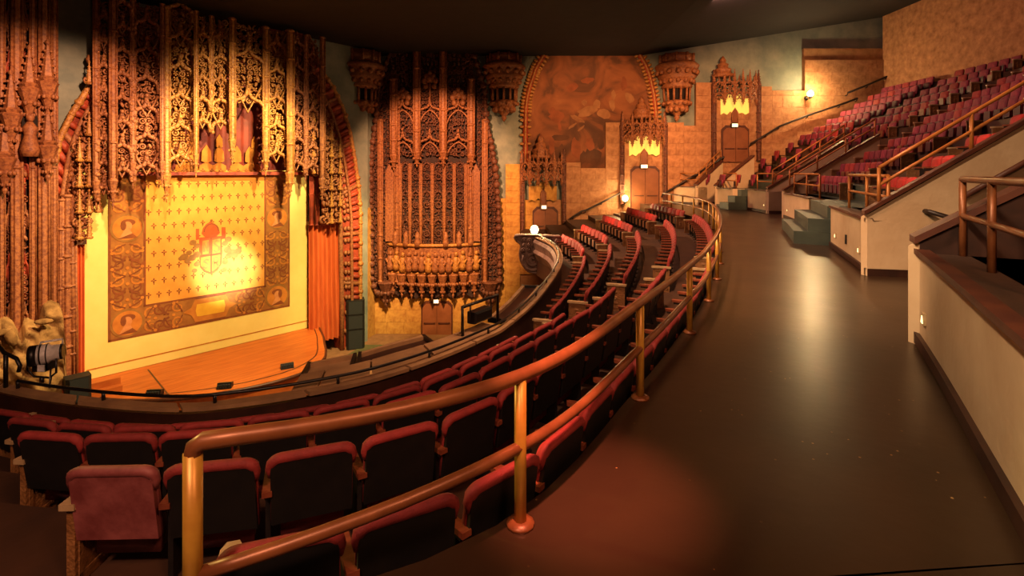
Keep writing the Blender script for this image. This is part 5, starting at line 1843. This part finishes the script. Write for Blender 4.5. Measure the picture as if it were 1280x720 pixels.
# ------------------------------------------------------------------ rails on the upper parapets
def railing(name, label, pts3, h1, h2, posts, group, r=.04, m1='brass', close=True):
    r_ = empty(name, pts3[0], 0, label=label, cat='railing', group=group)
    o = pts3[0]
    L_ = [(p_[0] - o[0], p_[1] - o[1], p_[2] - o[2]) for p_ in pts3]
    mb_ = MB(); mb_.tube([(a, b, c_ + h1) for a, b, c_ in L_], r, 8); mb_.build('top_rail', M[m1], r_)
    mb_ = MB(); mb_.tube([(a, b, c_ + h2) for a, b, c_ in L_], r * .9, 8); mb_.build('mid_rail', M[m1], r_)
    tot = [0]
    for a, b in zip(L_, L_[1:]): tot.append(tot[-1] + (Vector(b) - Vector(a)).length)
    for q in range(posts):
        d = tot[-1] * q / max(posts - 1, 1)
        for i in range(len(L_) - 1):
            if tot[i] <= d <= tot[i + 1] + 1e-6:
                f = (d - tot[i]) / max(tot[i + 1] - tot[i], 1e-6)
                pp = Vector(L_[i]).lerp(Vector(L_[i + 1]), f); break
        mb_ = MB(); mb_.tube([(pp.x, pp.y, pp.z), (pp.x, pp.y, pp.z + h1)], r * .95, 8); mb_.build('post', M[m1], r_)
    return r_


for (s0, s1, which) in PAR:
    a = s0 + (.25 if s0 > 1 else 0); b = s1 - .3
    P3 = [(p_[0], p_[1], UP_Z) for p_ in off_pts(Q, a, b, .42, .5)]
    if which == 'large':
        P3 = [p_ for p_ in P3 if p_[1] > 1.0]
    railing('parapet_rail', 'pipe railing on the %s parapet section' % which, P3, .96, .50, max(2, int((b - a) / 1.7) + 1), 'pipe railings on the parapets', m1='brass' if which == 'large' else 'brass_o')
for (pw, nm, ln) in ((1, 'large cream wing wall', 5.2), (3, 'middle wing wall', 3.6), (5, 'last wing wall', 2.2), (2, 'wing wall before the middle opening', 3.6)):
    p_, n, t, z0, sl = WINGS[pw]
    sd = .13 * (1 if pw % 2 else -1)
    P3 = [(p_[0] + n[0] * d_ + t[0] * sd, p_[1] + n[1] * d_ + t[1] * sd, z0 + sl * d_ + .06) for d_ in [.25 + ln * i / 6 for i in range(7)]]
    railing('sloping_rail', 'sloping pipe railing on the %s' % nm, P3, .80, .42, 4, 'sloping railings on the wing walls', m1='brass_o')
p_, n, t, z0, sl = WINGS[1]
hr = empty('wing_handrail', (p_[0], p_[1], 0), 0, label='dark brown handrail along the cream wing wall face', cat='handrail')
mb = MB(); L_ = [(n[0] * d_ - t[0] * .1, n[1] * d_ - t[1] * .1, z0 + sl * d_ - .75) for d_ in (1.75, 3.0, 5.0, 6.8)]
mb.tube(L_, .06, 8); mb.build('rail_tube', M['cap_wood'], hr)
for q in L_:
    mb = MB(); mb.tube([q, (q[0] + t[0] * .1, q[1] + t[1] * .1, q[2] - .05)], .03, 6); mb.build('rail_bracket', M['handrail'], hr)
# stub of dark handrail inside the first opening
p_, n, t, z0, sl = WINGS[1]
mb = MB()
a = fl(1147, 275, 1.45)
mb.tube([(8.75, 10.85, 1.42), (8.72, 10.7, 1.42), (8.98, 10.55, 1.32), (9.12, 10.45, 1.12), (9.05, 10.6, 1.06)], .05, 8)
mb.build('stub_handrail', M['handrail'], label='short dark handrail stub on the cream wing wall', cat='handrail')

# small recessed step lights and sockets in the parapet faces
for (s_, lab) in ((sQ(6.3), 'step light in the large parapet face'), (sQ(11.9), 'step light in the second parapet face near its corner'), (sQ(14.6), 'step light at the far end of the second parapet face'), (sQ(21.2), 'step light at the near end of the third parapet face'), (sQ(24.3), 'step light at the far end of the third parapet face'), (sQ(28.2), 'step light in the fourth parapet face')):
    p_ = Q.off(s_, -.012); t = Q.tan(s_)
    r_ = empty('step_light', (p_[0], p_[1], .42), atan2(t[1], t[0]), label=lab, cat='light', group='step lights in the parapet')
    mb = MB(); mb.box(-.07, .07, -.01, .02, -.05, .09); mb.build('plate', M['seat_number'], r_)
    mb = MB(); mb.prism([(-.05, -.03), (.05, -.03), (0, .06)], .02, .03); mb.build('lens', M['lamp_white'], r_)
p_ = Q.off(sQ(13.3), -.012); t = Q.tan(sQ(13.3))
r_ = empty('wall_socket', (p_[0], p_[1], .5), atan2(t[1], t[0]), label='small black socket plate on the second parapet face', cat='socket')
mb = MB(); mb.box(-.06, .06, -.01, .02, -.12, .12); mb.build('plate', M['black_metal'], r_)

# ------------------------------------------------------------------ balcony ledge: boards, rail, troughs, scrolled end
lg = empty('balcony_ledge', (0, 0, -1.05), 0, label='curved balcony front ledge capped with brown boards', cat='ledge')
n = 24
CI, CO = Curve(row_pts(.99)), Curve(row_pts(1.028))
li = [i / n for i in range(n + 1)]


def seg(C, f):
    return C.at(C.len * f)


for i in range(n):
    mb = MB()
    f0, f1 = i / n + .0006, (i + 1) / n - .0006
    a, b = seg(CI, f0), seg(CI, f1); c_, d_ = seg(CO, f1), seg(CO, f0)
    if b[1] > 26.8: continue
    mb.prism_z([seg(CI, f0 + (f1 - f0) * q / 6) for q in range(7)] + [seg(CO, f1 - (f1 - f0) * q / 6) for q in range(7)], 0, .055)
    mb.build('cap_board', M['ledge_wood'], lg)
OUT = [p_ for p_ in row_pts(1.03) if p_[1] < 26.8]
mb = MB()
for (z0, z1, w0, w1) in ((-.06, -.2, .0, .10), (-.2, -.55, .10, .02), (-.55, -.7, .02, .12), (-.7, -1.4, .12, -.2)):
    C_ = Curve(OUT)
    A = [C_.off(C_.len * i / 80, -w0) for i in range(81)]; B = [C_.off(C_.len * i / 80, -w1) for i in range(81)]
    strip(mb, A, B, z0, z1)
mb.build('moulded_front', M['ledge_plaster'], lg)
rl = empty('ledge_rail', (0, 0, -1.0), 0, label='low black pipe rail running along the balcony ledge', cat='railing')
CR = Curve(row_pts(1.015))
mb = MB(); e_ = CR.s_at_y(26.4, 0)
s0 = 0
for i, p_ in enumerate(CR.p):
    if p_[0] / p_[1] * F + CU > 22: s0 = CR.l[i]; break
P3 = [CR.at(s0 + (e_ - s0) * i / 90) for i in range(91)]
mb.tube([(p_[0], p_[1], .12) for p_ in P3], .024, 7); mb.build('rail_tube', M['black_metal'], rl)
for i in range(0, 91, 6):
    mb = MB(); mb.tube([(P3[i][0], P3[i][1], .0), (P3[i][0], P3[i][1], .12)], .024, 6); mb.build('bracket', M['black_metal'], rl)
# raised rail where the ledge begins
p_ = P3[0]
rr_ = empty('raised_handrail', (p_[0], p_[1], -1.0), 0, label='raised black handrail dropping to the ledge by the spotlight', cat='handrail')
mb = MB(); mb.tube([(-2.0, 1.0, .95), (-.9, .4, .78), (-.25, .05, .52), (-.02, 0, .45), (.05, -.02, .35), (.03, -.02, .26)], .028, 8); mb.build('rail_tube', M['black_metal'], rr_)
mb = MB(); mb.tube([(-.22, .04, 0), (-.22, .04, .5)], .03, 8); mb.build('post', M['black_metal'], rr_)
# wide cover boards and shallow open troughs along the middle of the ledge
def u_param(f_, u):
    P_ = row_pts(f_)
    for i in range(len(P_) - 1):
        ua, ub = P_[i][0] / P_[i][1] * F + CU, P_[i + 1][0] / P_[i + 1][1] * F + CU
        if ua <= u < ub: return i + (u - ua) / (ub - ua)
    return 0


def row_span(f_, t0, t1, n_=10):
    P_ = row_pts(f_); out = []
    for q in range(n_ + 1):
        t_ = t0 + (t1 - t0) * q / n_; i = int(t_); g_ = t_ - i
        out.append((P_[i][0] + (P_[i + 1][0] - P_[i][0]) * g_, P_[i][1] + (P_[i + 1][1] - P_[i][1]) * g_))
    return out


for (ua, ub, lab) in ((366, 398, 'brown cover board on the ledge by the stage corner'), (401, 462, 'brown cover board on the ledge below the speaker tower'), (465, 538, 'brown cover board on the ledge below the organ screen'), (541, 622, 'brown cover board on the ledge under the floodlight')):
    t0, t1 = u_param(1.04, ua), u_param(1.04, ub)
    A = row_span(1.022, t0, t1); B = row_span(1.145, t0, t1)
    mb = MB(); mb.prism_z(A + B[::-1], -1.05, -.985)
    mb.build('cover_board', M['ledge_wood'], label=lab, cat='board', group='cover boards on the ledge')
for (ua, ub, lab) in ((366, 434, 'shallow trough along the ledge beside the stage corner'), (442, 556, 'shallow trough along the ledge below the speaker tower'), (634, 676, 'shallow trough along the ledge before the scrolled end')):
    f0, f1 = (1.15, 1.25) if ua < 600 else (1.05, 1.14)
    t0, t1 = u_param(1.04, ua), u_param(1.04, ub)
    A = row_span(f0, t0, t1); B = row_span(f1, t0, t1); B1 = row_span(f1 + .02, t0, t1); A1 = row_span(f0 + .012, t0, t1)
    tr = empty('ledge_trough', (0, 0, 0), 0, label=lab, cat='trough', group='shallow troughs along the ledge')
    mb = MB(); mb.prism_z(A + B[::-1], -1.14, -1.10); mb.build('trough_bottom', M['skirting' if ua > 440 else 'ledge_wood'], tr)
    mb = MB(); mb.prism_z(B + B1[::-1], -1.14, -1.03); mb.build('outer_rim', M['ledge_wood'], tr)
    mb = MB(); mb.prism_z(A + A1[::-1], -1.14, -1.03); mb.build('inner_rim', M['ledge_wood'], tr)
    for (p0_, p1_) in ((A[0], B1[0]), (A[-1], B1[-1])):
        dx, dy = p1_[0] - p0_[0], p1_[1] - p0_[1]; l_ = hypot(dx, dy); nx_, ny_ = -dy / l_ * .03, dx / l_ * .03
        mb = MB(); mb.prism_z([(p0_[0] - nx_, p0_[1] - ny_), (p1_[0] - nx_, p1_[1] - ny_), (p1_[0] + nx_, p1_[1] + ny_), (p0_[0] + nx_, p0_[1] + ny_)], -1.14, -1.02); mb.build('end_board', M['black_metal'], tr)
# rail frame with a black floodlight
a, b = fl(578, 421, -1.0), fl(622, 402, -1.0)
r_ = empty('lamp_frame', (a[0], a[1], -1.0), 0, label='black pipe frame standing on the ledge', cat='frame')
q = (b[0] - a[0], b[1] - a[1])
mb = MB(); mb.tube([(0, 0, 0), (0, 0, .58), (q[0], q[1], .58), (q[0], q[1], 0)], .035, 7); mb.build('bent_pipe', M['black_metal'], r_)
r_ = empty('floodlight', (a[0] + q[0] * .5, a[1] + q[1] * .5, -.95), atan2(q[1], q[0]), label='black floodlight hanging in the pipe frame on the ledge', cat='light')
mb = MB(); mb.chamfer_box(-.30, .30, -.10, .12, .12, .36, .04); mb.build('housing', M['black_metal'], r_)
mb = MB(); mb.tube([(-.36, 0, .2), (-.36, 0, .53), (.36, 0, .53), (.36, 0, .2)], .02, 5); mb.build('yoke', M['black_metal'], r_)
# scrolled end of the ledge
cx, cy = (651 - CU) / F * 26.0, 26.0
se = empty('ledge_scroll', (cx, cy, -1.05), 0, label='large carved scroll ending the balcony ledge under the lamp', cat='scroll')
mb = MB()
prof = [(2.0, 0.05), (-.1, .12), (-.25, -.1), (0, -.35), (-.05, -.8), (.05, -1.25), (.35, -1.65), (.85, -1.75), (1.2, -1.45), (1.15, -1.0), (1.45, -.75), (2.0, -.7)]
pp = catmull(prof, 4)
mb.prism(pp, -.35, .45); mb.build('scroll_body', M['ledge_plaster'], se)
mb = MB(); t2(mb, spiral(.6, -1.15, .55, 2.6, 1.9, 26), -.38, .07, 6); t2(mb, pp[:34], -.36, .06, 6); mb.build('scroll_volute', M['ledge_plaster'], se)
mb = MB(); lace(mb, .0, 1.9, -.7, 0, -.38, .26, 4); mb.build('scroll_leaves', M['ledge_plaster'], se, kind='stuff')

# ------------------------------------------------------------------ stage spotlight on a stand at the ledge
D = 7.9
x = (54 - CU) / F * D; z = EYE - (443 - V0) / F * D
sp = empty('stage_spotlight', (x, D, -1.0), 0, label='chrome and black stage spotlight on a stand at the ledge', cat='spotlight')
hz = z + 1.0
ax = Vector((.86, .5, .04)).normalized()
def along(d_, up_=0): return (-.10 + ax.x * d_, -.08 + ax.y * d_, hz + ax.z * d_ + up_)
mb = MB(); mb.tube([along(.06), along(.20), along(.22), along(.34)], [.150, .150, .125, .115], 20); mb.build('barrel', M['chrome'], sp)
mb = MB(); mb.tube([along(-.03), along(.07)], .158, 22); mb.build('lens_hood', M['black_metal'], sp)
mb = MB(); mb.tube([along(.34), along(.37)], .12, 18); mb.tube([along(.10), along(.12)], .157, 20); mb.tube([along(.18), along(.195)], .157, 20); mb.build('rings', M['black_metal'], sp)
mb = MB(); mb.box(-.10, .10, -.08, .12, hz - .24, hz - .12); mb.build('lamp_house', M['black_metal'], sp)
mb = MB(); mb.box(.0, .1, -.1, -.04, hz - .23, hz - .13); mb.build('socket_plate', M['chrome'], sp)
mb = MB(); mb.tube([along(.1, .15), along(.1, .19), along(.36, .19), along(.36, .11)], .018, 6); mb.build('carry_handle', M['chrome'], sp)
mb = MB(); mb.tube([(-.24, 0, hz), (-.24, 0, hz - .24), (-.14, 0, hz - .34), (.1, 0, hz - .36), (.2, 0, hz - .28), (.2, 0, hz - .05)], .016, 6); mb.build('yoke', M['black_metal'], sp)
mb = MB(); mb.tube([(-.02, 0, 0), (-.02, 0, hz - .35)], .03, 8); mb.build('stand', M['black_metal'], sp)
mb = MB(); mb.tube([(.12, 0, hz - .2), (.14, -.05, hz - .5), (.13, 0, .1)], .012, 5); mb.build('cable', M['black_metal'], sp)
